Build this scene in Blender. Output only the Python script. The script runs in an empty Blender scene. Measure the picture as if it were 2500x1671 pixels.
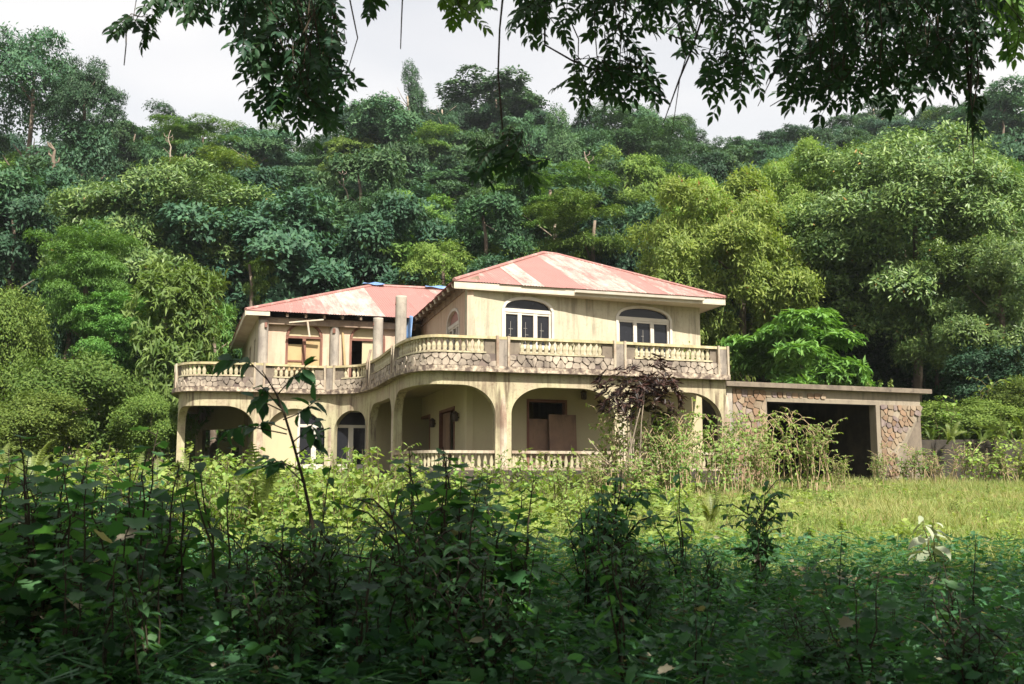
import bpy, math, random
import numpy as np
from mathutils import Vector

# ------------------------------------------------------------------ camera, sky, sun, exposure
scn = bpy.context.scene
COL = scn.collection
F = 2500.0                      # focal length in photo pixels (photo is 2500 wide -> 36 mm lens)
EYE = 1.6
PITCH = math.atan(330 / F)
cd = bpy.data.cameras.new('camera')
cam = bpy.data.objects.new('camera', cd)
COL.objects.link(cam)
cd.sensor_width = 36.0
cd.lens = 36.0
cd.clip_start = 0.05
cd.clip_end = 3000
cam.location = (0, 0, EYE)
cam.rotation_euler = (math.pi / 2 + PITCH, 0, 0)
cd.dof.use_dof = True
cd.dof.focus_distance = 36
cd.dof.aperture_fstop = 4.0
scn.camera = cam

SUN_EL = math.radians(47)
SUN_AZ = (0.40, -0.92)          # plan direction towards the sun (behind the camera, a little right)
wld = bpy.data.worlds.new('World')
scn.world = wld
wld.use_nodes = True
wt = wld.node_tree
wt.nodes.clear()
wo = wt.nodes.new('ShaderNodeOutputWorld')
bg = wt.nodes.new('ShaderNodeBackground')
sky = wt.nodes.new('ShaderNodeTexSky')
sky.sky_type = 'NISHITA'
sky.sun_disc = False
sky.sun_elevation = SUN_EL
sky.sun_rotation = math.atan2(SUN_AZ[0], SUN_AZ[1])
sky.air_density = 1.2
sky.dust_density = 4.0
sky.ozone_density = 1.0
# thin high cloud over the whole sky
tc = wt.nodes.new('ShaderNodeTexCoord')
mp_ = wt.nodes.new('ShaderNodeMapping')
mp_.inputs['Scale'].default_value = (1.0, 1.0, 3.0)
cn = wt.nodes.new('ShaderNodeTexNoise')
cn.inputs['Scale'].default_value = 1.6
cn.inputs['Detail'].default_value = 3
cn.inputs['Roughness'].default_value = 0.55
cr = wt.nodes.new('ShaderNodeMapRange')
cr.inputs['From Min'].default_value = 0.22
cr.inputs['From Max'].default_value = 0.74
cr.inputs['To Min'].default_value = 0.35
cr.inputs['To Max'].default_value = 0.80
cm = wt.nodes.new('ShaderNodeMix')
cm.data_type = 'RGBA'
cm.inputs[7].default_value = (8.7, 8.3, 7.85, 1)
wt.links.new(tc.outputs['Generated'], mp_.inputs['Vector'])
wt.links.new(mp_.outputs['Vector'], cn.inputs['Vector'])
wt.links.new(cn.outputs['Fac'], cr.inputs['Value'])
wt.links.new(cr.outputs['Result'], cm.inputs[0])
wt.links.new(sky.outputs['Color'], cm.inputs[6])
wt.links.new(cm.outputs[2], bg.inputs['Color'])
bg.inputs['Strength'].default_value = 0.075
wt.links.new(bg.outputs[0], wo.inputs[0])

sl = bpy.data.lights.new('sun', 'SUN')
sl.energy = 5.0
sl.angle = math.radians(0.6)
sl.color = (1.0, 0.94, 0.83)
sun = bpy.data.objects.new('sun', sl)
COL.objects.link(sun)
_n = math.hypot(*SUN_AZ)
SUNV = Vector((SUN_AZ[0] / _n * math.cos(SUN_EL), SUN_AZ[1] / _n * math.cos(SUN_EL), math.sin(SUN_EL)))
sun.rotation_euler = SUNV.to_track_quat('Z', 'Y').to_euler()
sun.location = (5, -10, 40)

scn.view_settings.view_transform = 'Standard'
scn.view_settings.look = 'None'
scn.view_settings.gamma = 1.0
scn.view_settings.exposure = 1.02
scn.render.engine = 'CYCLES'
cy = scn.cycles
cy.use_denoising = True
cy.max_bounces = 7
cy.diffuse_bounces = 3
cy.glossy_bounces = 2
cy.transmission_bounces = 4
cy.transparent_max_bounces = 4
cy.caustics_reflective = False
cy.caustics_refractive = False
cy.sample_clamp_indirect = 4

# ------------------------------------------------------------------ plan helpers (photo measurements -> metres)
CP, SP = math.cos(PITCH), math.sin(PITCH)

def ray(px, py):
    dx = (px - 1250) / F
    dy = (835.5 - py) / F
    return dx, CP - dy * SP, SP + dy * CP

def PZ(px, py, z):
    d = ray(px, py); t = (z - EYE) / d[2]
    return d[0] * t, d[1] * t

def PY(px, py, Y):
    d = ray(px, py); t = Y / d[1]
    return d[0] * t, Y, EYE + d[2] * t

def hit(px, py, p0, p1):
    """distance along the plan line p0->p1 and height where the sight line meets that upright plane"""
    d = ray(px, py)
    ex, ey = p1[0] - p0[0], p1[1] - p0[1]
    L = math.hypot(ex, ey)
    t = (p0[0] * ey - p0[1] * ex) / (d[0] * ey - d[1] * ex)
    x, y = d[0] * t, d[1] * t
    return ((x - p0[0]) * ex + (y - p0[1]) * ey) / L, EYE + d[2] * t

def proj(x, y, z):
    dz = z - EYE
    f_ = y * CP + dz * SP
    u_ = -y * SP + dz * CP
    return 1250 + F * x / f_, 835.5 - F * u_ / f_

# ------------------------------------------------------------------ mesh helpers
def link(o, parent=None):
    COL.objects.link(o)
    if parent is not None:
        o.parent = parent
    return o

def mk(name, verts, faces, mat=None, parent=None, smooth=False):
    m = bpy.data.meshes.new(name)
    m.from_pydata([tuple(v) for v in verts], [], faces)
    if smooth:
        m.polygons.foreach_set('use_smooth', [True] * len(m.polygons))
    if mat:
        m.materials.append(mat)
    m.update()
    return link(bpy.data.objects.new(name, m), parent)

def mesh_np(name, V, T, mat, tone=None, smooth=False):
    """triangle mesh from numpy arrays"""
    m = bpy.data.meshes.new(name)
    n, k = len(V), len(T)
    m.vertices.add(n)
    m.vertices.foreach_set('co', np.ascontiguousarray(V, dtype=np.float32).ravel())
    m.loops.add(k * 3)
    m.loops.foreach_set('vertex_index', np.ascontiguousarray(T, dtype=np.int32).ravel())
    m.polygons.add(k)
    m.polygons.foreach_set('loop_start', np.arange(0, k * 3, 3, dtype=np.int32))
    if smooth:
        m.polygons.foreach_set('use_smooth', np.ones(k, dtype=bool))
    if tone is not None:
        a = m.attributes.new('tone', 'FLOAT', 'POINT')
        a.data.foreach_set('value', np.ascontiguousarray(tone, dtype=np.float32))
    for mm in (mat if isinstance(mat, (list, tuple)) else [mat]):
        m.materials.append(mm)
    m.update()
    m.validate()
    return m

def empty(name, loc=(0, 0, 0), label=None, cat=None, group=None):
    o = bpy.data.objects.new(name, None)
    o.location = loc
    o.empty_display_size = 0.2
    link(o)
    return tag(o, label, cat, group)

def tag(o, label=None, cat=None, group=None, kind=None):
    if label: o['label'] = label
    if cat: o['category'] = cat
    if group: o['group'] = group
    if kind: o['kind'] = kind
    return o

class MB:
    def __init__(s):
        s.v, s.f = [], []
    def add(s, v, f):
        b = len(s.v)
        s.v += [tuple(p) for p in v]
        s.f += [tuple(i + b for i in q) for q in f]
    def hexa(s, p):                     # 8 points: bottom ring 0-3, top ring 4-7
        s.add(p, [(3, 2, 1, 0), (4, 5, 6, 7), (0, 1, 5, 4), (1, 2, 6, 5), (2, 3, 7, 6), (3, 0, 4, 7)])
    def slab(s, a, b, z0, z1, d0, d1):  # box on plan line a->b, from outward distance d0 to d1
        ex, ey = b[0] - a[0], b[1] - a[1]
        L = math.hypot(ex, ey)
        nx, ny = ey / L, -ex / L
        r = [(a[0] + nx * d0, a[1] + ny * d0), (a[0] + nx * d1, a[1] + ny * d1), (b[0] + nx * d1, b[1] + ny * d1), (b[0] + nx * d0, b[1] + ny * d0)]
        s.hexa([(x, y, z0) for x, y in r] + [(x, y, z1) for x, y in r])
    def bar(s, a, b, w, h=None):
        a, b = Vector(a), Vector(b)
        h = h or w
        d = (b - a).normalized()
        u = d.cross(Vector((0, 0, 1)))
        if u.length < 1e-3:
            u = Vector((1, 0, 0))
        u.normalize()
        v = u.cross(d)
        r = [(-w / 2, -h / 2), (w / 2, -h / 2), (w / 2, h / 2), (-w / 2, h / 2)]
        s.hexa([a + u * x + v * y for x, y in r] + [b + u * x + v * y for x, y in r])
    def tube(s, pts, rad, n=6, cap=True):
        pts = [Vector(p) for p in pts]
        rings = []
        for i, p in enumerate(pts):
            d = (pts[min(i + 1, len(pts) - 1)] - pts[max(i - 1, 0)])
            d = d.normalized() if d.length > 1e-6 else Vector((0, 0, 1))
            u = d.cross(Vector((0.31, 0.95, 0.02))).normalized()
            v = u.cross(d)
            r = rad[i] if hasattr(rad, '__len__') else rad
            rings.append([p + (u * math.cos(6.2832 * k / n) + v * math.sin(6.2832 * k / n)) * r for k in range(n)])
        vs = [q for R in rings for q in R]
        fs = []
        for i in range(len(pts) - 1):
            for k in range(n):
                k2 = (k + 1) % n
                fs.append((i * n + k, i * n + k2, (i + 1) * n + k2, (i + 1) * n + k))
        if cap:
            fs.append(tuple(range(n))[::-1])
            fs.append(tuple((len(pts) - 1) * n + k for k in range(n)))
        s.add(vs, fs)
    def lathe(s, prof, n=8, c=(0, 0)):
        vs = [(c[0] + r * math.cos(6.2832 * k / n), c[1] + r * math.sin(6.2832 * k / n), z) for r, z in prof for k in range(n)]
        fs = []
        for i in range(len(prof) - 1):
            for k in range(n):
                k2 = (k + 1) % n
                fs.append((i * n + k, i * n + k2, (i + 1) * n + k2, (i + 1) * n + k))
        fs.append(tuple(range(n))[::-1])
        fs.append(tuple((len(prof) - 1) * n + k for k in range(n)))
        s.add(vs, fs)
    def build(s, name, mat, parent=None, smooth=False):
        return mk(name, s.v, s.f, mat, parent, smooth)

# ------------------------------------------------------------------ materials
def new_mat(name):
    m = bpy.data.materials.new(name)
    m.use_nodes = True
    nt = m.node_tree
    b = nt.nodes['Principled BSDF']
    return m, nt, b

def N(nt, t, **kw):
    n = nt.nodes.new(t)
    for k, v in kw.items():
        if k in n.inputs:
            n.inputs[k].default_value = v
        else:
            setattr(n, k, v)
    return n

def noise(nt, scale, detail=4, rough=0.55, vec=None, dist=0.0):
    n = N(nt, 'ShaderNodeTexNoise')
    n.inputs['Scale'].default_value = scale
    n.inputs['Detail'].default_value = detail
    n.inputs['Roughness'].default_value = rough
    n.inputs['Distortion'].default_value = dist
    if vec is not None:
        nt.links.new(vec, n.inputs['Vector'])
    return n.outputs['Fac']

def ramp(nt, fac, a, b, lo=0.0, hi=1.0):
    n = N(nt, 'ShaderNodeMapRange')
    n.inputs['From Min'].default_value = a
    n.inputs['From Max'].default_value = b
    n.inputs['To Min'].default_value = lo
    n.inputs['To Max'].default_value = hi
    nt.links.new(fac, n.inputs['Value'])
    return n.outputs['Result']

def mixc(nt, fac, a, b):
    n = N(nt, 'ShaderNodeMix', data_type='RGBA')
    for s, v in ((0, fac), (6, a), (7, b)):
        if isinstance(v, (int, float)):
            n.inputs[s].default_value = v
        elif isinstance(v, tuple):
            n.inputs[s].default_value = v + (1,) if len(v) == 3 else v
        else:
            nt.links.new(v, n.inputs[s])
    return n.outputs[2]

def math_(nt, op, a, b=None):
    n = N(nt, 'ShaderNodeMath', operation=op)
    for i, v in enumerate((a, b)):
        if v is None: continue
        if isinstance(v, (int, float)): n.inputs[i].default_value = v
        else: nt.links.new(v, n.inputs[i])
    return n.outputs[0]

def coords(nt, scale=(1, 1, 1)):
    t = N(nt, 'ShaderNodeTexCoord')
    mpn = N(nt, 'ShaderNodeMapping')
    mpn.inputs['Scale'].default_value = scale
    nt.links.new(t.outputs['Object'], mpn.inputs['Vector'])
    return mpn.outputs['Vector']

def bump(nt, b, h, strength=0.4, dist=0.02):
    n = N(nt, 'ShaderNodeBump')
    n.inputs['Strength'].default_value = strength
    n.inputs['Distance'].default_value = dist
    nt.links.new(h, n.inputs['Height'])
    nt.links.new(n.outputs[0], b.inputs['Normal'])

def rnd(nt):
    return N(nt, 'ShaderNodeObjectInfo').outputs['Random']

AGED = {'cream_plaster': .80, 'shade_pink_plaster': .76, 'green_cream_plaster': .80, 'column_plaster': .70, 'grey_column_cement': .8, 'yellowed_baluster': .84, 'white_paint': .80, 'fascia_board': .72, 'mossy_rail': .9, 'bare_concrete': .72, 'tan_mortar': .72, 'pale_mortar': .78}

def weathered(name, base, second, grime, blotch=0.9, streak=0.5, mould=0.3, rough=0.85, rvar=0.0, bscale=60, runs=0.0):
    """painted plaster or concrete: patches of a second tint, rain streaks and mould"""
    age = AGED.get(name, 1.0)
    base, second = tuple(c_ * age for c_ in base), tuple(c_ * age for c_ in second)
    m, nt, b = new_mat(name)
    v = coords(nt)
    vs = coords(nt, (1.9, 1.9, 0.55))
    c = mixc(nt, ramp(nt, noise(nt, blotch, 5, 0.6, v), 0.42, 0.68), base, second)
    c = mixc(nt, ramp(nt, noise(nt, 1.7, 6, 0.65, vs), 0.52, 0.78, 0, streak), c, grime)
    c = mixc(nt, ramp(nt, noise(nt, 4.5, 8, 0.72, v), 0.55, 0.72, 0, mould), c, grime)
    if runs:
        vr = coords(nt, (4.5, 4.5, 0.42))
        msk = ramp(nt, noise(nt, 0.55, 4, 0.6, v), 0.36, 0.58)
        c = mixc(nt, math_(nt, 'MULTIPLY', msk, ramp(nt, noise(nt, 1.3, 5, 0.62, vr), 0.47, 0.64, 0, runs)), c, tuple(g * .5 for g in grime))
        c = mixc(nt, ramp(nt, noise(nt, 13.0, 7, 0.75, v), 0.56, 0.68, 0, runs * .8), c, tuple(g * .6 for g in grime))
    if rvar:
        r = ramp(nt, rnd(nt), 0, 1, 1 - rvar, 1 + rvar)
        h = N(nt, 'ShaderNodeHueSaturation')
        nt.links.new(r, h.inputs['Value'])
        nt.links.new(c, h.inputs['Color'])
        c = h.outputs[0]
    nt.links.new(c, b.inputs['Base Color'])
    b.inputs['Roughness'].default_value = rough
    b.inputs['Specular IOR Level'].default_value = 0.25
    bump(nt, b, noise(nt, bscale, 4, 0.7, v), 0.25, 0.01)
    return m

M = {}
M['plaster'] = weathered('cream_plaster', (0.56, 0.52, 0.385), (0.52, 0.45, 0.33), (0.22, 0.19, 0.14), 0.8, 0.35, 0.3, runs=.55)
M['plaster_shade_pink'] = weathered('shade_pink_plaster', (0.64, 0.47, 0.35), (0.66, 0.53, 0.40), (0.32, 0.20, 0.15), 0.8, 0.35, 0.15, runs=.3)  # pink tint puts the shaded look of these walls into the paint
M['arcade'] = weathered('green_cream_plaster', (0.51, 0.475, 0.30), (0.46, 0.375, 0.27), (0.19, 0.13, 0.09), 0.7, 0.7, 0.55, runs=.85)
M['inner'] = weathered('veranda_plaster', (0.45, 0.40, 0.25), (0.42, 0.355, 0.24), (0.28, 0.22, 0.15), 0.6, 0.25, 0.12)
M['column'] = weathered('column_plaster', (0.62, 0.55, 0.42), (0.37, 0.245, 0.18), (0.22, 0.14, 0.10), 1.3, 0.8, 0.6, runs=.8)
M['column_grey'] = weathered('grey_column_cement', (0.48, 0.43, 0.36), (0.33, 0.295, 0.26), (0.16, 0.13, 0.12), 1.2, 0.6, 0.5, runs=.6)
M['concrete'] = weathered('bare_concrete', (0.22, 0.18, 0.14), (0.30, 0.25, 0.19), (0.06, 0.05, 0.045), 2.2, 0.8, 0.85, 0.95)
M['slab_edge'] = weathered('mouldy_slab_edge', (0.12, 0.09, 0.075), (0.55, 0.46, 0.35), (0.045, 0.035, 0.035), 5.5, 0.7, 0.8, 0.95)
M['baluster'] = weathered('yellowed_baluster', (0.54, 0.49, 0.33), (0.38, 0.30, 0.21), (0.14, 0.115, 0.08), 1.5, 0.6, 0.6, 0.85, 0.10, runs=.4)
M['rail'] = weathered('mossy_rail', (0.42, 0.36, 0.20), (0.58, 0.50, 0.33), (0.07, 0.06, 0.05), 2.5, 0.6, 0.75, 0.95)
M['mortar'] = weathered('dark_mortar', (0.12, 0.095, 0.085), (0.21, 0.165, 0.14), (0.06, 0.045, 0.045), 1.2, 0.5, 0.6, 0.95)
M['mortar_tan'] = weathered('tan_mortar', (0.34, 0.29, 0.22), (0.29, 0.245, 0.19), (0.11, 0.09, 0.075), 0.9, 0.6, 0.5, 0.95)
M['shade_dark'] = weathered('shade_dark_wall', (0.045, 0.040, 0.034), (0.085, 0.072, 0.055), (0.02, 0.018, 0.017), 1.5, 0.6, 0.5, 0.95)  # near-black puts shade into retaining wall and garage inside; plinth simply dark
M['flag'] = weathered('pale_flagstone', (0.40, 0.34, 0.27), (0.12, 0.098, 0.085), (0.05, 0.04, 0.038), 0.75, 0.9, 0.95, 0.9, 0.16)
M['post_core'] = weathered('stained_post_core', (0.27, 0.235, 0.20), (0.18, 0.155, 0.135), (0.06, 0.05, 0.045), 1.6, 0.7, 0.6, 0.95, runs=.5)
M['mortar_pale'] = weathered('pale_mortar', (0.38, 0.325, 0.25), (0.31, 0.265, 0.205), (0.13, 0.105, 0.085), 0.9, 0.6, 0.5, 0.95, runs=.4)
M['dull_steel'] = weathered('dull_steel_bar', (0.25, 0.24, 0.22), (0.18, 0.16, 0.14), (0.08, 0.06, 0.05), 3.0, 0.4, 0.4, 0.7)
M['stone_tan'] = weathered('tan_stone', (0.23, 0.175, 0.12), (0.28, 0.225, 0.165), (0.16, 0.11, 0.08), 2.5, 0.4, 0.4, 0.9, 0.2)
M['stone_rust'] = weathered('rusty_stone', (0.21, 0.135, 0.088), (0.24, 0.175, 0.12), (0.15, 0.09, 0.06), 2.5, 0.4, 0.4, 0.9, 0.2)
M['stone_grey'] = weathered('grey_violet_stone', (0.17, 0.13, 0.125), (0.26, 0.21, 0.18), (0.08, 0.06, 0.06), 2.5, 0.4, 0.4, 0.9, 0.2)
M['white'] = weathered('white_paint', (0.70, 0.66, 0.58), (0.60, 0.54, 0.46), (0.42, 0.35, 0.28), 1.5, 0.3, 0.15, 0.6)
M['fascia'] = weathered('fascia_board', (0.72, 0.66, 0.53), (0.62, 0.52, 0.40), (0.30, 0.22, 0.16), 1.3, 0.4, 0.25, 0.75)
M['wood'] = weathered('grey_timber', (0.22, 0.16, 0.12), (0.33, 0.26, 0.20), (0.08, 0.055, 0.05), 2.5, 0.6, 0.5, 0.9)
M['brown'] = weathered('brown_paint', (0.16, 0.07, 0.05), (0.20, 0.10, 0.07), (0.06, 0.035, 0.03), 2.0, 0.5, 0.3, 0.6)
M['ply'] = weathered('plywood', (0.40, 0.30, 0.16), (0.34, 0.24, 0.125), (0.24, 0.15, 0.08), 1.3, 0.7, 0.2, 0.8)
M['ply_dark'] = weathered('dull_plywood', (0.26, 0.17, 0.12), (0.20, 0.13, 0.10), (0.09, 0.06, 0.05), 1.6, 0.7, 0.4, 0.85)
M['tarp'] = weathered('blue_tarpaulin', (0.10, 0.20, 0.40), (0.20, 0.30, 0.48), (0.40, 0.45, 0.50), 2.0, 0.4, 0.3, 0.5)
M['bark'] = weathered('bark', (0.14, 0.105, 0.08), (0.22, 0.18, 0.14), (0.05, 0.04, 0.03), 3.0, 0.6, 0.6, 0.95)
M['bark_pale'] = weathered('pale_bark', (0.36, 0.30, 0.24), (0.28, 0.22, 0.17), (0.14, 0.10, 0.08), 3.0, 0.6, 0.5, 0.95)
M['stem'] = weathered('green_stem', (0.10, 0.10, 0.04), (0.16, 0.12, 0.06), (0.05, 0.04, 0.02), 5.0, 0.4, 0.4, 0.8)
M['stem_dark'] = weathered('dark_stem', (0.045, 0.04, 0.025), (0.07, 0.05, 0.035), (0.03, 0.02, 0.015), 5.0, 0.4, 0.4, 0.8)
M['stem_dry'] = weathered('dry_stem', (0.42, 0.32, 0.20), (0.34, 0.25, 0.16), (0.20, 0.13, 0.08), 5.0, 0.4, 0.4, 0.9)
M['metal'] = weathered('rusty_lamp_metal', (0.06, 0.05, 0.045), (0.12, 0.07, 0.05), (0.03, 0.02, 0.02), 5.0, 0.4, 0.4, 0.6)

def roof_mat():
    m, nt, b = new_mat('faded_pink_roof_sheet')
    rc = N(nt, 'ShaderNodeAttribute', attribute_name='rc')
    v = rc.outputs['Vector']
    mpn = N(nt, 'ShaderNodeMapping')
    mpn.inputs['Scale'].default_value = (3.4, 0.55, 1)
    nt.links.new(v, mpn.inputs['Vector'])
    vs = mpn.outputs['Vector']
    at = N(nt, 'ShaderNodeAttribute', attribute_name='fade')
    big = noise(nt, 0.7, 3, 0.5, v)
    fine = noise(nt, 1.0, 9, 0.72, vs)
    grit = noise(nt, 6.0, 6, 0.7, v)
    s = math_(nt, 'ADD', math_(nt, 'MULTIPLY', at.outputs['Fac'], 0.34), math_(nt, 'ADD', math_(nt, 'MULTIPLY', big, 0.30), math_(nt, 'ADD', math_(nt, 'MULTIPLY', fine, 0.74), math_(nt, 'MULTIPLY', grit, 0.32))))
    k = ramp(nt, s, 0.84, 1.04)
    red = mixc(nt, noise(nt, 1.1, 3, 0.5, v), (0.27, 0.122, 0.108), (0.31, 0.160, 0.140))
    c = mixc(nt, k, red, (0.44, 0.375, 0.325))
    c = mixc(nt, ramp(nt, noise(nt, 7.0, 6, 0.7, v), 0.62, 0.75, 0, 0.35), c, (0.42, 0.20, 0.13))
    nt.links.new(c, b.inputs['Base Color'])
    b.inputs['Roughness'].default_value = 0.55
    b.inputs['Specular IOR Level'].default_value = 0.35
    return m
M['roof'] = roof_mat()

def glass_mat():
    m, nt, b = new_mat('dark_window_glass')
    b.inputs['Base Color'].default_value = (0.014, 0.015, 0.019, 1)
    b.inputs['Specular IOR Level'].default_value = 0.3
    b.inputs['Roughness'].default_value = 0.12
    v = coords(nt)
    nt.links.new(ramp(nt, noise(nt, 3, 5, 0.6, v), 0.3, 0.8, 0.08, 0.35), b.inputs['Roughness'])
    return m
M['glass'] = glass_mat()

def leaf_mat(name, dark, light, trans=0.3, rough=0.45, yellow=(1.5, 1.6, 0.6), spec=0.45, rv=0.22, dead=None):
    m, nt, b = new_mat(name)
    at = N(nt, 'ShaderNodeAttribute', attribute_name='tone')
    c = mixc(nt, at.outputs['Fac'], dark, light)
    if dead:
        c = mixc(nt, ramp(nt, at.outputs['Fac'], 0.955, 0.965), c, dead)
    r = rnd(nt)
    h = N(nt, 'ShaderNodeHueSaturation')
    nt.links.new(ramp(nt, r, 0, 1, 1 - rv, 1 + rv), h.inputs['Value'])
    nt.links.new(ramp(nt, math_(nt, 'FRACT', math_(nt, 'MULTIPLY', r, 7.31)), 0, 1, 0.478, 0.517), h.inputs['Hue'])
    nt.links.new(c, h.inputs['Color'])
    c = h.outputs[0]
    nt.links.new(c, b.inputs['Base Color'])
    b.inputs['Roughness'].default_value = rough
    b.inputs['Specular IOR Level'].default_value = spec
    tr = N(nt, 'ShaderNodeBsdfTranslucent')
    mu = N(nt, 'ShaderNodeMix', data_type='RGBA', blend_type='MULTIPLY')
    mu.inputs[0].default_value = 1
    nt.links.new(c, mu.inputs[6])
    mu.inputs[7].default_value = yellow + (1,)
    nt.links.new(mu.outputs[2], tr.inputs['Color'])
    mx = N(nt, 'ShaderNodeMixShader')
    mx.inputs[0].default_value = trans
    nt.links.new(b.outputs[0], mx.inputs[1])
    nt.links.new(tr.outputs[0], mx.inputs[2])
    nt.links.new(mx.outputs[0], nt.nodes['Material Output'].inputs['Surface'])
    return m

L = {}
L['forest'] = leaf_mat('forest_leaf', (0.019, 0.062, 0.031), (0.086, 0.165, 0.062), 0.22, 0.55, spec=0.2, rv=.32)
L['forest_deep'] = leaf_mat('deep_forest_leaf', (0.012, 0.043, 0.028), (0.051, 0.110, 0.054), 0.20, 0.55, spec=0.2, rv=.32)
L['forest_blue'] = leaf_mat('blue_green_leaf', (0.020, 0.062, 0.038), (0.076, 0.156, 0.074), 0.22, 0.55, spec=0.2, rv=.32)
L['forest_yellow'] = leaf_mat('yellow_green_leaf', (0.048, 0.112, 0.022), (0.180, 0.265, 0.058), 0.28, 0.6, spec=0.16, rv=.25)
L['bright'] = leaf_mat('bright_feathery_leaf', (0.050, 0.135, 0.030), (0.175, 0.310, 0.075), 0.30, 0.55, spec=0.2)
L['mango'] = leaf_mat('glossy_mango_leaf', (0.030, 0.080, 0.026), (0.225, 0.290, 0.080), 0.22, 0.42, spec=0.34, dead=(0.32, 0.16, 0.06))
L['lime'] = leaf_mat('lime_leaf', (0.100, 0.200, 0.038), (0.350, 0.450, 0.110), 0.36, 0.5, spec=0.25, dead=(0.36, 0.17, 0.06))
L['whorl'] = leaf_mat('pale_whorl_leaf', (0.060, 0.140, 0.030), (0.210, 0.310, 0.085), 0.32, 0.5, spec=0.25)
L['shade'] = leaf_mat('shaded_weed_leaf', (0.022, 0.076, 0.038), (0.085, 0.215, 0.080), 0.42, 0.5, spec=.3, rv=0.3, dead=(0.30, 0.27, 0.20))  # darker weed green with the tree shade worked into the colour
L['weed'] = leaf_mat('sunlit_weed_leaf', (0.080, 0.160, 0.034), (0.270, 0.360, 0.100), 0.36, 0.55, spec=.2, rv=0.25)  # lighter weed green with sunlight worked into the colour
L['weed_pale'] = leaf_mat('pale_shrub_leaf', (0.095, 0.170, 0.040), (0.250, 0.335, 0.100), 0.36, 0.55, spec=.2, rv=0.2)
L['fern'] = leaf_mat('fern_frond', (0.085, 0.130, 0.026), (0.210, 0.270, 0.070), 0.36, 0.5, rv=0.2)
L['grass'] = leaf_mat('dry_green_grass', (0.150, 0.235, 0.058), (0.440, 0.415, 0.190), 0.36, 0.6, spec=.2, rv=0.1)
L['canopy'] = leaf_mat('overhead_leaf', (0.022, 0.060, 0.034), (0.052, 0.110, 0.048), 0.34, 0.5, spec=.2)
L['red'] = leaf_mat('dark_red_leaf', (0.013, 0.010, 0.009), (0.090, 0.033, 0.026), 0.15, 0.45, yellow=(1.6, 0.8, 0.6), spec=0.3)
L['silver'] = leaf_mat('silvery_leaf', (0.20, 0.25, 0.16), (0.32, 0.36, 0.25), 0.25, 0.5)

# ------------------------------------------------------------------ terrain
def sstep(a, b, x):
    t = min(1, max(0, (x - a) / (b - a)))
    return t * t * (3 - 2 * t)

def gz(x, y):
    z = 0.0486 * (y - 11.3) if y > 11.3 else 0.0
    z = min(z, 1.35)
    hill = max(0.0, y - 54 - 3 * math.sin(x * 0.05))
    h = 0.50 * hill
    top = 42.5 - 0.03 * x + 5 * math.sin(x * 0.045 + 0.6) + 3 * math.sin(x * 0.11 + 2) + 0.06 * x
    if h > top - 8:
        k = h - (top - 8)
        h = top - 8 + 8 * (1 - math.exp(-k / 8))
    z += h
    z += 0.05 * math.sin(x * 1.3 + y * 0.7) * math.sin(y * 1.1 - x * 0.4) * (1 if y < 45 else 4)
    return z

def ground_mat():
    m, nt, b = new_mat('leaf_litter_soil')
    v = coords(nt)
    c = mixc(nt, ramp(nt, noise(nt, 0.35, 6, 0.6, v), 0.4, 0.65), (0.055, 0.075, 0.022), (0.17, 0.14, 0.06))
    c = mixc(nt, ramp(nt, noise(nt, 6, 6, 0.7, v), 0.45, 0.7, 0, 0.7), c, (0.05, 0.038, 0.026))
    nt.links.new(c, b.inputs['Base Color'])
    b.inputs['Roughness'].default_value = 1.0
    b.inputs['Specular IOR Level'].default_value = 0.1
    bump(nt, b, noise(nt, 9, 6, 0.7, v), 0.6, 0.08)
    return m

def build_ground():
    xs = sorted(set([round(-300 + 12 * i, 2) for i in range(21)] + [round(-48 + 0.8 * i, 2) for i in range(121)] + [round(60 + 12 * i, 2) for i in range(21)]))
    ys = sorted(set([-80, -60, -40, -25, -15] + [round(-10 + 0.8 * i, 2) for i in range(94)] + [66 + 4 * i for i in range(24)] + [170, 200, 240, 300, 400, 600]))
    vs = [(x, y, gz(x, y)) for y in ys for x in xs]
    n = len(xs)
    fs = [(j * n + i, j * n + i + 1, (j + 1) * n + i + 1, (j + 1) * n + i) for j in range(len(ys) - 1) for i in range(n - 1)]
    o = mk('ground', vs, fs, ground_mat(), None, True)
    tag(o, kind='structure')
build_ground()

# ------------------------------------------------------------------ the house
R = random.Random(11)
zF, zS, zR = 1.82, 5.14, 6.13           # ground floor, balcony floor, top of balcony rail
zU = 4.96                               # underside of balcony slab
zW, zE = 8.0, 8.25                      # top of upper walls, roof eave

def catmull(P, n=24):
    out = []
    for i in range(len(P) - 1):
        p0, p1, p2, p3 = P[max(i - 1, 0)], P[i], P[i + 1], P[min(i + 2, len(P) - 1)]
        for k in range(n):
            t = k / n
            out.append(tuple(0.5 * ((2 * b) + (c - a) * t + (2 * a - 5 * b + 4 * c - d) * t * t + (3 * b - a - 3 * c + d) * t ** 3) for a, b, c, d in zip(p0, p1, p2, p3)))
    out.append(P[-1])
    return out

rail_px = [(433, 891), (464, 884), (540, 884), (610, 886), (700, 890), (790, 894), (850, 892), (889, 888), (925, 872), (962, 845), (1000, 826), (1053, 817), (1130, 819), (1214, 822), (1360, 828), (1500, 834), (1640, 841), (1775, 848)]
front = [PZ(px, py, zR) for px, py in rail_px]
# left end turns back along the side of the house
l0 = front[0]
plan = [(l0[0] - 1.1, l0[1] + 6.5), (l0[0] - 0.85, l0[1] + 4.2), (l0[0] - 0.5, l0[1] + 1.9)] + front
dense = catmull(plan)
cum = [0.0]
for a, b in zip(dense, dense[1:]):
    cum.append(cum[-1] + math.hypot(b[0] - a[0], b[1] - a[1]))
SLEN = cum[-1]

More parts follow.
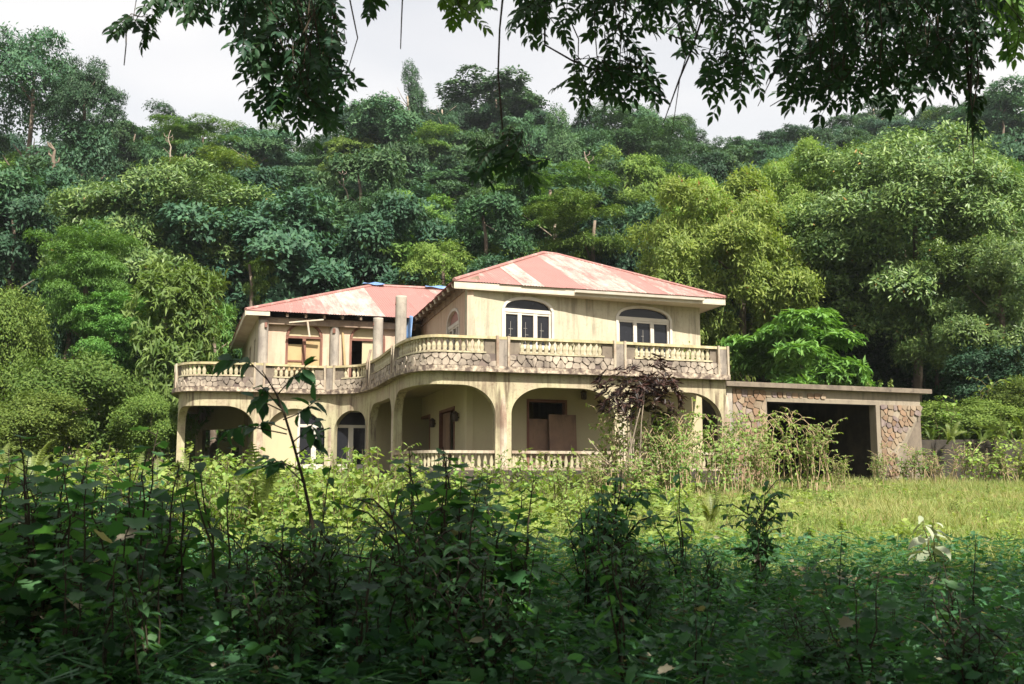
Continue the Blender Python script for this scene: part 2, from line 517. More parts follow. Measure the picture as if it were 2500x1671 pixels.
def C(s):
    s = min(max(s, 0), SLEN - 1e-6)
    lo, hi = 0, len(cum) - 1
    while hi - lo > 1:
        mid = (lo + hi) // 2
        if cum[mid] <= s: lo = mid
        else: hi = mid
    t = (s - cum[lo]) / max(1e-9, cum[hi] - cum[lo])
    return dense[lo][0] + (dense[hi][0] - dense[lo][0]) * t, dense[lo][1] + (dense[hi][1] - dense[lo][1]) * t

def CN(s):
    a, b = C(s - 0.12), C(s + 0.12)
    tx, ty = b[0] - a[0], b[1] - a[1]
    l = math.hypot(tx, ty)
    return ty / l, -tx / l

def CM(s, d):                            # point at outward distance d from the parapet face
    x, y = C(s); nx, ny = CN(s)
    return x + nx * d, y + ny * d

S_FRONT = cum[3 * 24]                    # where the front begins (left corner)
def s_px(px, z=3.6, d=-0.3):
    best, bs = 1e9, 0
    k = S_FRONT - 0.5
    while k < SLEN:
        x, y = CM(k, d)
        e = abs(proj(x, y, z)[0] - px)
        if e < best: best, bs = e, k
        k += 0.02
    return bs

def line_map(p0, p1):
    ex, ey = p1[0] - p0[0], p1[1] - p0[1]
    l = math.hypot(ex, ey)
    ex, ey = ex / l, ey / l
    def f(u, d):
        return p0[0] + ex * u + ey * d, p0[1] + ey * u - ex * d
    return f, l

def strip_wall(name, mp, u0, u1, z0, z1, ops, th, mat, parent, du=0.3, front_d=0.0):
    """wall of real thickness following the plan map, with openings (ua, ub, sill, top(u))"""
    us = {round(u0, 4), round(u1, 4)}
    n = max(1, int((u1 - u0) / du))
    us |= {round(u0 + (u1 - u0) * i / n, 4) for i in range(n + 1)}
    for ua, ub, zb, tp in ops:
        us = {u for u in us if not (ua < u < ub)}
        us |= {round(ua + (ub - ua) * (.5 - .5 * math.cos(math.pi * i / 44)), 4) for i in range(45)}
    us = sorted(us)
    mb = MB()
    def quad(a, b, c, d): mb.add([a, b, c, d], [(0, 1, 2, 3)])
    def P(u, d, z):
        x, y = mp(u, front_d + d); return (x, y, z)
    for a, b in zip(us, us[1:]):
        m = (a + b) / 2
        op = next((o for o in ops if o[0] < m < o[1]), None)
        pieces = [(z0, z0, z1, z1)] if op is None else []
        if op:
            if op[2] > z0 + 1e-3: pieces.append((z0, z0, op[2], op[2]))
            ta, tb = op[3](a), op[3](b)
            if min(ta, tb) < z1 - 1e-3: pieces.append((ta, tb, z1, z1))
        for (la, lb, ha, hb) in pieces:
            quad(P(a, 0, la), P(b, 0, lb), P(b, 0, hb), P(a, 0, ha))
            quad(P(b, -th, lb), P(a, -th, la), P(a, -th, ha), P(b, -th, hb))
            quad(P(a, -th, la), P(b, -th, lb), P(b, 0, lb), P(a, 0, la))
            quad(P(a, 0, ha), P(b, 0, hb), P(b, -th, hb), P(a, -th, ha))
    for ua, ub, zb, tp in ops:
        zb_ = max(zb, z0)
        for u, flip in ((ua, 1), (ub, 0)):
            t = tp(u)
            if t > zb_ + 1e-3:
                q = [P(u, 0, zb_), P(u, 0, t), P(u, -th, t), P(u, -th, zb_)]
                quad(*(q if flip else q[::-1]))
    for u, flip in ((u0, 0), (u1, 1)):
        if not any(o[0] <= u + 1e-3 and o[1] >= u - 1e-3 for o in ops):
            q = [P(u, 0, z0), P(u, 0, z1), P(u, -th, z1), P(u, -th, z0)]
            quad(*(q if flip else q[::-1]))
    return mb.build(name, mat, parent)

def arch_top(ua, ub, spring, crown, rx):
    h = (ub - ua) / 2
    rx = min(rx, h)
    def f(u):
        e = min(u - ua, ub - u)
        if e >= rx: return crown
        k = (rx - e) / rx
        return spring + (crown - spring) * math.sqrt(max(0, 1 - k ** 2.0))
    return f

flat = lambda z: (lambda u: z)

def clip(poly, nx, ny, c):               # keep nx*x+ny*y <= c
    out = []
    for i in range(len(poly)):
        a, b = poly[i], poly[(i + 1) % len(poly)]
        da, db = nx * a[0] + ny * a[1] - c, nx * b[0] + ny * b[1] - c
        if da <= 0: out.append(a)
        if (da < 0 < db) or (db < 0 < da):
            t = da / (da - db)
            out.append((a[0] + (b[0] - a[0]) * t, a[1] + (b[1] - a[1]) * t))
    return out

def stones(mp, u0, u1, z0, z1, cell, gap, mats, parent, base_d, rng, name='stone', drop=0.0, region=None, jit=0.85):
    nu, nz = max(1, round((u1 - u0) / cell)), max(1, round((z1 - z0) / (cell * 0.85)))
    cu, cz = (u1 - u0) / nu, (z1 - z0) / nz
    seeds = [(u0 + (i + 0.5 + jit * (rng.random() - 0.5) + 0.5 * (j % 2) - 0.25) * cu, z0 + (j + 0.5 + jit * (rng.random() - 0.5)) * cz) for j in range(nz) for i in range(nu)]
    cnt = 0
    for i, (sx, sz) in enumerate(seeds):
        poly = [(u0, z0), (u1, z0), (u1, z1), (u0, z1)]
        for j, (tx, tz) in enumerate(seeds):
            if i == j or abs(tx - sx) > 3 * cu or abs(tz - sz) > 3 * cz: continue
            nx, nz_ = tx - sx, tz - sz
            l = math.hypot(nx, nz_)
            if l < 1e-4: continue
            nx, nz_ = nx / l, nz_ / l
            poly = clip(poly, nx, nz_, nx * (sx + tx) / 2 + nz_ * (sz + tz) / 2 - gap / 2)
            if len(poly) < 3: break
        if len(poly) < 3 or rng.random() < drop: continue
        if region and not region(sx, sz): continue
        # knock the corners off
        q = []
        k = len(poly)
        for a in range(k):
            p, c_, n_ = poly[a - 1], poly[a], poly[(a + 1) % k]
            f1, f2 = 0.16 + 0.1 * rng.random(), 0.16 + 0.1 * rng.random()
            q.append((c_[0] + (p[0] - c_[0]) * f1, c_[1] + (p[1] - c_[1]) * f1))
            q.append((c_[0] + (n_[0] - c_[0]) * f2, c_[1] + (n_[1] - c_[1]) * f2))
        area = 0.5 * abs(sum(q[a - 1][0] * q[a][1] - q[a][0] * q[a - 1][1] for a in range(len(q))))
        if area < 0.004: continue
        d = base_d + rng.uniform(0.025, 0.075)
        vs, fs = [], []
        for (u, z) in q:
            x, y = mp(u, d); vs.append((x, y, z))
        for (u, z) in q:
            x, y = mp(u, base_d - 0.01); vs.append((x, y, z))
        n = len(q)
        fs.append(tuple(range(n)))
        for a in range(n):
            b = (a + 1) % n
            fs.append((a, n + a, n + b, b))
        mk(name, vs, fs, rng.choice(mats), parent)
        cnt += 1
    return cnt

house = empty('house', (0, 38, zF), 'abandoned two-storey cream house with pink roofs and a curved arcaded balcony', 'house')
house.location = (0, 0, 0)

# plan points of the two upper blocks
A0 = PZ(1141, 707, zW)
A1 = PZ(1708, 752, zW)
SIDE = (-0.255, 0.967)
def off(p, d, l): return (p[0] + d[0] * l, p[1] + d[1] * l)
A3 = off(A0, SIDE, 9.4)
A2 = off(A1, SIDE, 9.4)
EB0 = PZ(600, 757, zE)
EB1 = PZ(958, 774, zE)
bl = math.hypot(EB1[0] - EB0[0], EB1[1] - EB0[1])
BD = ((EB1[0] - EB0[0]) / bl, (EB1[1] - EB0[1]) / bl)
BS = (-0.31, 0.95)
B0 = PZ(632, 773, 8.1)
B1 = off(B0, BD, 12.0)
B3 = off(B0, BS, 10.8)
B2 = off(B1, BS, 10.8)

# --- floors and slabs
def plate(name, outer, z0, z1, mat):
    n = len(outer)
    vs = [(x, y, z1) for x, y in outer] + [(x, y, z0) for x, y in outer]
    fs = [tuple(range(n)), tuple(range(n, 2 * n))[::-1]] + [(i, n + i, n + (i + 1) % n, (i + 1) % n) for i in range(n)]
    return mk(name, vs, fs, mat, house)

def outline(d, inset=0.0):
    pts = []
    n = 150
    for i in range(n + 1):
        s = SLEN * i / n
        x, y = CM(s, d)
        pts.append((x, y))
    return pts
back = [off(A2, (1, 0), 0.3), off(B2, (0, 1), 0.3), off(B3, (-1, 1), 0.3)]
sl_o = outline(0.16)
mbs = plate('balcony_slab', sl_o + back, zU, zS, M['slab_edge'])
ce = plate('veranda_ceiling', outline(-0.45) + [off(A2, (1, 0), 0.1), off(B2, (0, 1), 0.1), off(B3, (-1, 1), 0.1)], zU - 0.03, zU - 0.006, M['inner'])
plate('floor_slab', outline(0.02) + back, 0.4, zF, M['shade_dark'])

# --- arcade: columns and arches under the balcony
col_px = [436, 632, 808, 908, 971, 1226, 1513, 1772]
col_s = [s_px(p) for p in col_px]
col_hw = [0.24, 0.24, 0.18, 0.18, 0.22, 0.27, 0.27, 0.20]
crowns = [4.40, 4.36, 4.28, 4.45, 4.55, 4.52, 4.50]
springs = [3.55, 3.35, 3.45, 3.55, 3.60, 3.62, 3.55]
rxs = [1.15, 1.2, 0.8, 0.8, 1.15, 1.2, 1.3]
ops = []
for i in range(7):
    ua, ub = col_s[i] + col_hw[i], col_s[i + 1] - col_hw[i + 1]
    ops.append((ua, ub, zF, arch_top(ua, ub, springs[i], crowns[i], rxs[i])))
# side return of the arcade at the left end
ops.insert(0, (0.8, col_s[0] - 0.55, zF, arch_top(0.8, col_s[0] - 0.55, 3.5, 4.4, 1.2)))
strip_wall('arcade_wall', CM, 0.05, SLEN - 0.02, zF, zU - 0.002, ops, 0.30, M['arcade'], house, 0.25, -0.12)
# rounded column shafts standing proud of the arcade piers
for i in range(1, 8):
    s = col_s[i]
    x, y = CM(s, -0.27)
    r = 0.195 if i not in (2, 3) else 0.17
    mb = MB()
    top = springs[min(i, 6)] + 0.1
    mb.lathe([(r * 1.15, zF - 0.25), (r * 1.15, zF + 0.18), (r, zF + 0.22), (r, top - 0.35), (r * 0.97, top), (r * 0.86, top + 0.35), (r * 0.7, top + 0.8)], 14, (x, y))
    mb.build('column', M['column'], house, True)

# --- balcony parapet: stone-clad base, posts, balusters, rail
post_px = [435, 632, 806, 905, 966, 1226, 1511, 1770]
post_s = [s_px(p, 5.6, -0.05) for p in post_px]
zB = zS + 0.43
par = strip_wall('balcony_parapet', CM, 0.1, SLEN - 0.02, zS, zB - 0.002, [], 0.24, M['mortar'], house, 0.25, 0.0)
rng = random.Random(5)
for a, b in zip([0.3] + post_s, post_s):
    if b - a < 0.9: continue
    stones(CM, a + 0.2, b - 0.2, zS + 0.02, zB - 0.03, 0.25, 0.022, [M['flag']], par, 0.0, rng, 'stone', 0.06)
mb = MB()
bal = mk('balustrade', [(CM(SLEN / 2, -0.12) + (zS,)), (CM(SLEN / 2, -0.13) + (zS,)), (CM(SLEN / 2, -0.12) + (zS + .01,))], [(0, 1, 2)], M['rail'], house)
zb0, zb1 = zB + 0.05, zR - 0.09
def curved_bar(name, s0, s1, d0, d1, z0, z1, mat, parent):
    n = max(2, int((s1 - s0) / 0.2))
    vs, fs = [], []
    for i in range(n + 1):
        s = s0 + (s1 - s0) * i / n
        (xa, ya), (xb, yb) = CM(s, d0), CM(s, d1)
        vs += [(xa, ya, z0), (xb, yb, z0), (xb, yb, z1), (xa, ya, z1)]
    for i in range(n):
        k = i * 4
        for a in range(4):
            b = (a + 1) % 4
            fs.append((k + a, k + b, k + 4 + b, k + 4 + a))
    fs += [(3, 2, 1, 0), tuple(n * 4 + a for a in range(4))]
    return mk(name, vs, fs, mat, parent)
curved_bar('top_rail', 0.1, SLEN - 0.02, -0.24, 0.035, zR - 0.09, zR, M['rail'], bal)
bm_ = MB()
h = zb1 - zb0
bm_.lathe([(0.082, 0), (0.082, 0.06 * h), (0.05, 0.12 * h), (0.086, 0.36 * h), (0.074, 0.5 * h), (0.042, 0.78 * h), (0.08, 0.9 * h), (0.08, h)], 7)
b0 = bm_.build('baluster', M['baluster'], bal, True)
bdata = b0.data
bpy.data.objects.remove(b0)
for a, b in zip([0.3] + post_s, post_s):
    if b - a < 1.0: continue
    pa, pb = a + 0.62, b - 0.62
    if b - a < 2.4: pa, pb = a + 0.36, b - 0.36
    # solid end panels beside the posts
    for q0, q1 in ((a + 0.17, pa - 0.02), (pb + 0.02, b - 0.17)):
        curved_bar('end_panel', q0, q1, -0.17, -0.05, zB - 0.01, zR - 0.092, M['concrete'], bal)
    curved_bar('sill_rail', pa - 0.06, pb + 0.06, -0.25, 0.05, zB, zb0, M['baluster'], bal)
    n = max(2, int((pb - pa) / 0.205))
    for i in range(n + 1):
        s = pa + 0.06 + (pb - pa - 0.12) * i / n
        if rng.random() < 0.07: continue          # a few are broken out
        x, y = CM(s, -0.1)
        o = bpy.data.objects.new('baluster', bdata)
        o.location = (x, y, zb0)
        link(o, bal)
for s in post_s[:-1] + [SLEN - 0.2]:
    mb = MB()
    n_ = CN(s); t_ = (-n_[1], n_[0])
    def bx(u0, u1, d0, d1, z0, z1):
        c = C(s)
        r = [(u0, d0), (u0, d1), (u1, d1), (u1, d0)]
        pts = [(c[0] + t_[0] * u + n_[0] * d, c[1] + t_[1] * u + n_[1] * d) for u, d in r]
        mb.hexa([p + (z0,) for p in pts] + [p + (z1,) for p in pts])
    bx(-0.20, 0.20, -0.27, 0.03, zS - 0.0, zR - 0.02)
    po = mb.build('post', M['post_core'], house)
    mb = MB()
    bx(-0.23, -0.15, -0.25, 0.085, zS - 0.01, zR + 0.02)
    bx(0.15, 0.23, -0.25, 0.085, zS - 0.01, zR + 0.02)
    mb.build('post_fin', M['column'], po)

# --- lower balustrade between the front columns
low = mk('lower_balustrade', [(CM(SLEN - 5, -0.25) + (zF + .3,)), (CM(SLEN - 5, -0.26) + (zF + .3,)), (CM(SLEN - 5, -0.25) + (zF + .31,))], [(0, 1, 2)], M['rail'], house)
lm = MB()
lm.lathe([(0.085, 0), (0.085, 0.03), (0.045, 0.07), (0.075, 0.2), (0.04, 0.36), (0.07, 0.43), (0.07, 0.47)], 7)
o_ = lm.build('baluster', M['baluster'], low, True)
ldata = o_.data
bpy.data.objects.remove(o_)
for i in (4, 5, 6):
    a, b = col_s[i] + col_hw[i] + 0.02, col_s[i + 1] - col_hw[i + 1] - 0.02
    curved_bar('top_rail', a, b, -0.37, -0.13, 2.36, 2.45, M['column'], low)
    curved_bar('sill_rail', a, b, -0.36, -0.14, zF + 0.0, zF + 0.07, M['column'], low)
    n = int((b - a) / 0.21)
    for k in range(n + 1):
        x, y = CM(a + 0.08 + (b - a - 0.16) * k / n, -0.25)
        o = bpy.data.objects.new('baluster', ldata)
        o.location = (x, y, zF + 0.07)
        link(o, low)

# --- core walls of the right block
mA, LA = line_map(A0, A1)
def uzA(px, py): return hit(px, py, A0, A1)
opsA = []
win_specs = []
for (pl, pr) in ((1231, 1346), (1509, 1634)):
    ua, ub = uzA(pl, 770)[0], uzA(pr, 780)[0]
    win_specs.append((ua, ub))
zsill, zrect, zcr = zS + 1.0, 7.46, 7.80
opsA = [(ua, ub, zsill, arch_top(ua, ub, zrect - 0.02, zcr, 9)) for ua, ub in win_specs]
strip_wall('front_wall', mA, 0, LA, zS - 0.05, zW, opsA, 0.22, M['plaster'], house)
gd0, gd1 = uzA(1286, 1020)[0], uzA(1384, 1020)[0]
strip_wall('veranda_wall', mA, 0, LA, zF - 0.02, zU - 0.035, [(gd0, gd1, zF, flat(4.30)), (uzA(1590, 1030)[0], uzA(1640, 1030)[0], zF, flat(4.0))], 0.22, M['inner'], house)

def arched_window(mp, ua, ub, zs, zr, zc, parent, mat, lights=3, glass=True, solid=None):
    """frame ring, transom bar, mullions and panes of an arched window"""
    w = empty('window')
    del_ = w
    w.parent = parent
    fr = MB()
    def seg(u0, u1, z0, z1, d0, d1):
        pts = [mp(u0, d0), mp(u0, d1), mp(u1, d1), mp(u1, d0)]
        fr.hexa([p + (z0,) for p in pts] + [p + (z1,) for p in pts])
    t = 0.10
    # outer trim standing proud of the wall, following the arch
    top = arch_top(ua, ub, zr - 0.02, zc, 9)
    topo = arch_top(ua - t, ub + t, zr - 0.02, zc + t, 9)
    n = 20
    vs, fs = [], []
    for i in range(n + 1):
        k = i / n
        for (u, z) in ((ua + (ub - ua) * k, top(ua + (ub - ua) * k)), (ua - t + (ub - ua + 2 * t) * k, topo(ua - t + (ub - ua + 2 * t) * k))):
            for d in (-0.10, 0.035):
                x, y = mp(u, d); vs.append((x, y, z))
    for i in range(n):
        b = i * 4
        fs += [(b + 1, b + 5, b + 7, b + 3), (b, b + 1, b + 5, b + 4), (b + 2, b + 3, b + 7, b + 6)]
    fr.add(vs, fs)
    seg(ua - t, ua, zs - 0.05, zr, -0.1, 0.035)
    seg(ub, ub + t, zs - 0.05, zr, -0.1, 0.035)
    seg(ua - t - 0.04, ub + t + 0.04, zs - 0.1, zs - 0.0, -0.1, 0.07)
    seg(ua, ub, zr - 0.13, zr + 0.0, -0.14, -0.02)
    wl = (ub - ua) / lights
    for i in range(lights):
        a, b = ua + wl * i, ua + wl * (i + 1)
        seg(a + 0.002, a + 0.075, zs, zr - 0.132, -0.15, -0.035)
        seg(b - 0.075, b - 0.002, zs, zr - 0.132, -0.15, -0.035)
        seg(a + 0.077, b - 0.077, zr - 0.20, zr - 0.133, -0.148, -0.045)
        seg(a + 0.077, b - 0.077, zs, zs + 0.07, -0.148, -0.045)
    f = fr.build('frame', mat, w)
    if glass:
        for i in range(lights):
            a, b = ua + wl * i, ua + wl * (i + 1)
            p = [mp(a + 0.07, -0.10), mp(b - 0.07, -0.10)]
            m2 = MB()
            m2.add([p[0] + (zs + .06,), p[1] + (zs + .06,), p[1] + (zr - .19,), p[0] + (zr - .19,)], [(0, 1, 2, 3)])
            m2.build('pane', M['glass'], w)
        m2 = MB()
        pts = [mp(ua + (ub - ua) * k / 16, -0.09) + (top(ua + (ub - ua) * k / 16),) for k in range(17)]
        m2.add([mp(ua, -0.09) + (zr - .01,)] + pts + [mp(ub, -0.09) + (zr - .01,)], [tuple(range(19))])
        m2.build('pane', M['glass'] if not solid else solid, w)
    return w

for ua, ub in win_specs:
    w = arched_window(mA, ua, ub, zsill, zrect, zcr, house, M['white'])
    # bent remains of burglar bars inside the panes
    mbb = MB()
    for k in range(3):
        c = ua + (ub - ua) * (k + 0.5) / 3 + R.uniform(-.08, .02)
        if ub > 6 and k != 1: continue
        mbb.bar(mp_a := mA(c, -0.085) + (zsill + .1,), mA(c + .01, -0.085) + (zrect - .45,), 0.014)
        for q in range(3):
            zz = zsill + 0.2 + 0.2 * q + R.uniform(-.05, .05)
            mbb.bar(mA(c - 0.1 * R.random(), -0.085) + (zz,), mA(c + .12 * R.random(), -0.085) + (zz,), 0.016)
    mbb.build('burglar_bar', M['dull_steel'], w)

# left side wall of the right block: tall arched window, round vent, two ground-floor doors
mAS, LAS = line_map(A3, A0)
def uzS(px, py): return hit(px, py, A3, A0)
sa, sb = uzS(1093, 790)[0], uzS(1121, 780)[0]
strip_wall('side_wall', mAS, 0, LAS, zS - 0.05, zW, [(sa, sb, zS, arch_top(sa, sb, 7.15, 7.6, 9))], 0.22, M['plaster_shade_pink'], house)
arched_window(mAS, sa, sb, zS + 0.02, 7.17, 7.6, house, M['white'], 3, True, M['roof'])
d1 = (uzS(1009, 1080)[0], uzS(1050, 1080)[0])
d2 = (uzS(1073, 1080)[0], uzS(1110, 1080)[0])
strip_wall('veranda_side_wall', mAS, 0, LAS, zF - 0.02, zU - 0.035, [(d1[0], d1[1], zF, flat(4.12)), (d2[0], d2[1], zF, flat(4.12))], 0.22, M['inner'], house)
for a, b in (d1, d2):
    d = empty('door'); d.parent = house
    mb = MB()
    def sg(u0, u1, z0, z1, d0, d1_):
        pts = [mAS(u0, d0), mAS(u0, d1_), mAS(u1, d1_), mAS(u1, d0)]
        mb.hexa([p + (z0,) for p in pts] + [p + (z1,) for p in pts])
    sg(a, a + .09, zF, 4.12, -.2, .03); sg(b - .09, b, zF, 4.12, -.2, .03); sg(a + .09, b - .09, 4.02, 4.12, -.2, .03)
    mb.build('frame', M['brown'], d)
    mb = MB()
    sg(a + .1, a + .1 + (b - a) * 0.45, zF + .02, 4.0, -.16, -.11)
    mb.build('door_leaf', M['ply_dark'], d)
# front ground-floor doorway: dark frame and one dull leaf
d = empty('door'); d.parent = house
mb = MB()
def sgA(u0, u1, z0, z1, d0, d1_):
    pts = [mA(u0, d0), mA(u0, d1_), mA(u1, d1_), mA(u1, d0)]
    mb.hexa([p + (z0,) for p in pts] + [p + (z1,) for p in pts])
sgA(gd0, gd0 + .08, zF, 4.3, -.2, .03); sgA(gd1 - .08, gd1, zF, 4.3, -.2, .03); sgA(gd0 + .08, gd1 - .08, 4.2, 4.3, -.2, .03)
mb.build('frame', M['brown'], d)
mb = MB()
sgA(gd0 + .1, gd0 + (gd1 - gd0) * .58, zF + .02, 3.62, -.15, -.1)
mb.build('door_leaf', M['ply_dark'], d)
# round vent on the side wall
vu, vz = uzS(1034, 806)
mb = MB()
ring = []
cx = [mAS(vu + 0.34 * math.cos(6.283 * k / 18), 0.04) + (6.95 + 0.24 * math.sin(6.283 * k / 18),) for k in range(19)]
mb.tube(cx, 0.05, 5, False)
vent = mb.build('round_window', M['white'], house)
mb = MB()
mb.add([mAS(vu + 0.34 * math.cos(6.283 * k / 18), 0.012) + (6.95 + 0.24 * math.sin(6.283 * k / 18),) for k in range(18)], [tuple(range(18))])
mb.build('pane', M['tarp'], vent)
# hidden sides keep the rooms dark
for (p, q) in ((A1, A2), (A2, A3)):
    mm, ll = line_map(p, q)
    strip_wall('rear_wall', mm, 0, ll, zF - .3, zW, [], 0.2, M['plaster'], house)
mb = MB()
mb.add([p + (zW - .03,) for p in (A0, A1, A2, A3)], [(0, 1, 2, 3)])
mb.build('ceiling', M['inner'], house)

# wall lamps in the veranda
def wall_lamp(mp, u, z, dd):
    l = empty('wall_lamp'); l.parent = house
    mb = MB()
    p = mp(u, 0.05 + dd)
    mb.lathe([(0.06, z - .02), (0.1, z), (0.1, z + .22), (0.13, z + .24), (0.03, z + .34)], 8, mp(u, 0.14 + dd))
    mb.bar(mp(u, 0) + (z + .12,), mp(u, .1 + dd) + (z + .12,), 0.05)
    mb.build('lamp_body', M['metal'], l)
wall_lamp(mAS, uzS(1064, 1015)[0], 3.55, 0)
wall_lamp(mAS, uzS(1121, 998)[0], 3.55, 0)
wall_lamp(mA, uzA(1421, 967)[0], 4.35, 0)

# --- core walls of the left block
mB, LB = line_map(B0, B1)
def uzB(px, py): return hit(px, py, B0, B1)
b1a, b1b = uzB(697, 860)[0], uzB(787, 860)[0]
b2a, b2b = uzB(853, 860)[0], uzB(940, 860)[0]
# part of the wall that stands free of the right block
uEnd = uzB(1000, 850)[0]
strip_wall('front_wall', mB, 0, uEnd, zS - .05, 8.1, [(b1a, b1b, zS, arch_top(b1a, b1b, 7.35, 7.95 - .02, 9)), (b2a, b2b, zS, arch_top(b2a, b2b, 7.35, 7.93, 9))], 0.22, M['plaster_shade_pink'], house)
mBS, LBS = line_map(B3, B0)
strip_wall('side_wall', mBS, 0, LBS, zF - .3, 8.1, [(LBS - 2.3, LBS - 1.5, zS + .4, flat(7.4)), (LBS - 5.2, LBS - 4.0, zS + .4, flat(7.4))], 0.22, M['plaster'], house)
for (p, q) in ((B1, B2), (B2, B3)):
    mm, ll = line_map(p, q)
    strip_wall('rear_wall', mm, 0, ll, zF - .3, 8.1, [], 0.2, M['plaster'], house)
mb = MB()
mb.add([p + (8.08,) for p in (B0, B1, B2, B3)], [(0, 1, 2, 3)])
mb.build('ceiling', M['inner'], house)
def sgB(mb, u0, u1, z0, z1, d0, d1_):
    pts = [mB(u0, d0), mB(u0, d1_), mB(u1, d1_), mB(u1, d0)]
    mb.hexa([p + (z0,) for p in pts] + [p + (z1,) for p in pts])
for k, (a, b) in enumerate(((b1a, b1b), (b2a, b2b))):
    d = empty('door'); d.parent = house
    mb = MB()
    tp, to = arch_top(a + .09, b - .09, 7.33, 7.84, 9), arch_top(a, b, 7.35, 7.92, 9)
    vs, fs = [], []
    for i in range(17):
        q = i / 16
        for (u, z) in ((a + .09 + (b - a - .18) * q, tp(a + .09 + (b - a - .18) * q)), (a + (b - a) * q, to(a + (b - a) * q))):
            for dd in (-.16, .025):
                vs.append(mB(u, dd) + (z,))
    for i in range(16):
        q = i * 4
        fs += [(q + 1, q + 5, q + 7, q + 3), (q, q + 1, q + 5, q + 4)]
    mb.add(vs, fs)
    sgB(mb, a, a + .09, zS, 7.36, -.16, .025); sgB(mb, b - .09, b, zS, 7.36, -.16, .025)
    sgB(mb, a + .092, b - .092, 7.26, 7.36, -.15, .015)
    mid = (a + b) / 2
    if k == 0: sgB(mb, mid - .07, mid + .07, zS, 7.258, -.15, .012)
    mb.build('frame', M['brown'], d)
    mb = MB()
    pts = [mB(a + .05 + (b - a - .1) * i / 16, -.08) + (min(tp(min(max(a + .05 + (b - a - .1) * i / 16, a + .09), b - .09)) + .03, 7.9),) for i in range(17)]
    mb.add([mB(a + .05, -.08) + (7.3,)] + pts + [mB(b - .05, -.08) + (7.3,)], [tuple(range(19))])
    mb.build('transom_panel', M['inner'], d)
    if k == 0:
        for (u0, u1, zt) in ((a + .1, mid - .08, 7.02), (mid + .08, b - .1, 7.24)):
            mb = MB()
            sgB(mb, u0, u1, zS + .02, zt, -.11, -.07)
            mb.build('door_panel', M['ply'], d)
        mb = MB()
        sgB(mb, a + .1, mid - .08, 6.30, 6.36, -.069, -.03)
        mb.build('door_rail', M['brown'], d)
    else:
        mb = MB()
        sgB(mb, a + (b - a) * .36, b - .1, zS + .02, 7.24, -.11, -.07)
        mb.build('door_panel', M['inner'], d)

# ground floor of the left block: wall with two glazed openings close behind the arches
g0u = uzB(652, 1080)[0]
w2a, w2b = uzB(725, 1080)[0], uzB(806, 1080)[0]
w3a, w3b = uzB(815, 1080)[0], uzB(897, 1080)[0]
strip_wall('veranda_wall', mB, 0.3, uEnd + 1.2, zF - .02, zU - .035, [(w2a, w2b, zF + .1, flat(4.35)), (w3a, w3b, zF + .1, flat(4.35))], 0.22, M['inner'], house)
for a, b in ((w2a, w2b), (w3a, w3b)):
    w = empty('glazed_door'); w.parent = house
    mb = MB()
    sgB(mb, a, a + .1, zF, 4.35, -.15, .02); sgB(mb, b - .1, b, zF, 4.35, -.15, .02)
    sgB(mb, a + .1, b - .1, 4.27, 4.35, -.15, .02); sgB(mb, a + .1, b - .1, 3.62, 3.74, -.15, .02)
    mid = (a + b) / 2
    sgB(mb, mid - .1, mid + .1, zF, 3.62, -.15, .015)
    sgB(mb, a + .1, mid - .1, zF + .02, zF + .3, -.14, .0); sgB(mb, mid + .1, b - .1, zF + .02, zF + .3, -.14, .0)
    mb.build('frame', M['white'], w)
    for (u0, u1, z0, z1) in ((a + .1, mid - .1, zF + .3, 3.62), (mid + .1, b - .1, zF + .3, 3.62), (a + .1, b - .1, 3.74, 4.27)):
        mb = MB()
        mb.add([mB(u0, -.07) + (z0,), mB(u1, -.07) + (z0,), mB(u1, -.07) + (z1,), mB(u0, -.07) + (z1,)], [(0, 1, 2, 3)])
        mb.build('pane', M['glass'], w)
# rear arch of the open porch at the far left
pr0, pr1 = (PY(446, 1080, 48.0)[0], 48.0), (B3[0] * .4 + B0[0] * .6 - .2, B0[1] * .6 + B3[1] * .4)
mP, LP = line_map(pr0, pr1)
ua, ub = hit(440, 1060, pr0, pr1)[0], hit(600, 1060, pr0, pr1)[0]
strip_wall('porch_wall', mP, 0, LP, zF, zU - .035, [(0.25, max(ub - .2, 2), zF, arch_top(0.25, max(ub - .2, 2), 3.0, 3.75, 1.3))], 0.25, M['inner'], house)

# --- free-standing round columns on the balcony that once carried a veranda roof
for px, top in ((642, 7.92), (815, 7.82), (921, 7.9), (977, 8.0)):
    s = s_px(px, 6.8, -0.32)
    x, y = CM(s, -0.34)
    mb = MB()
    r = 0.205
    mb.lathe([(r, zS), (r, zS + 1), (r * .98, top - .06), (r * 1.0, top)], 16, (x, y))
    o = mb.build('balcony_column', M['column_grey'], house, True)
    mb = MB()
    nn = CN(s)
    mb.bar((x + nn[0] * .18 + .05, y + nn[1] * .18, top - .12), (x + nn[0] * .215 + .05, y + nn[1] * .215, top - .32), 0.1, 0.1)
    mb.build('beam_socket', M['brown'], o)
# timber plate under the left eave and rafter tails
mb = MB()
ef0, ef1 = off(EB0, BD, 0.55), off(EB0, BD, 7.2)
mE, LE = line_map(EB0, off(EB0, BD, 12))
pts = [mE(.55, -.55), mE(.55, -.35), mE(7.0, -.35), mE(7.0, -.55)]
mb.hexa([p + (7.78,) for p in pts] + [p + (8.02,) for p in pts])
mb.build('wall_plate', M['wood'], house)
for k in range(9):
    mb = MB()
    u = .9 + .75 * k
    mb.bar(mE(u, -1.2) + (8.42,), mE(u, -.06) + (8.12,), 0.09, 0.13)
    mb.build('rafter', M['wood'], house)
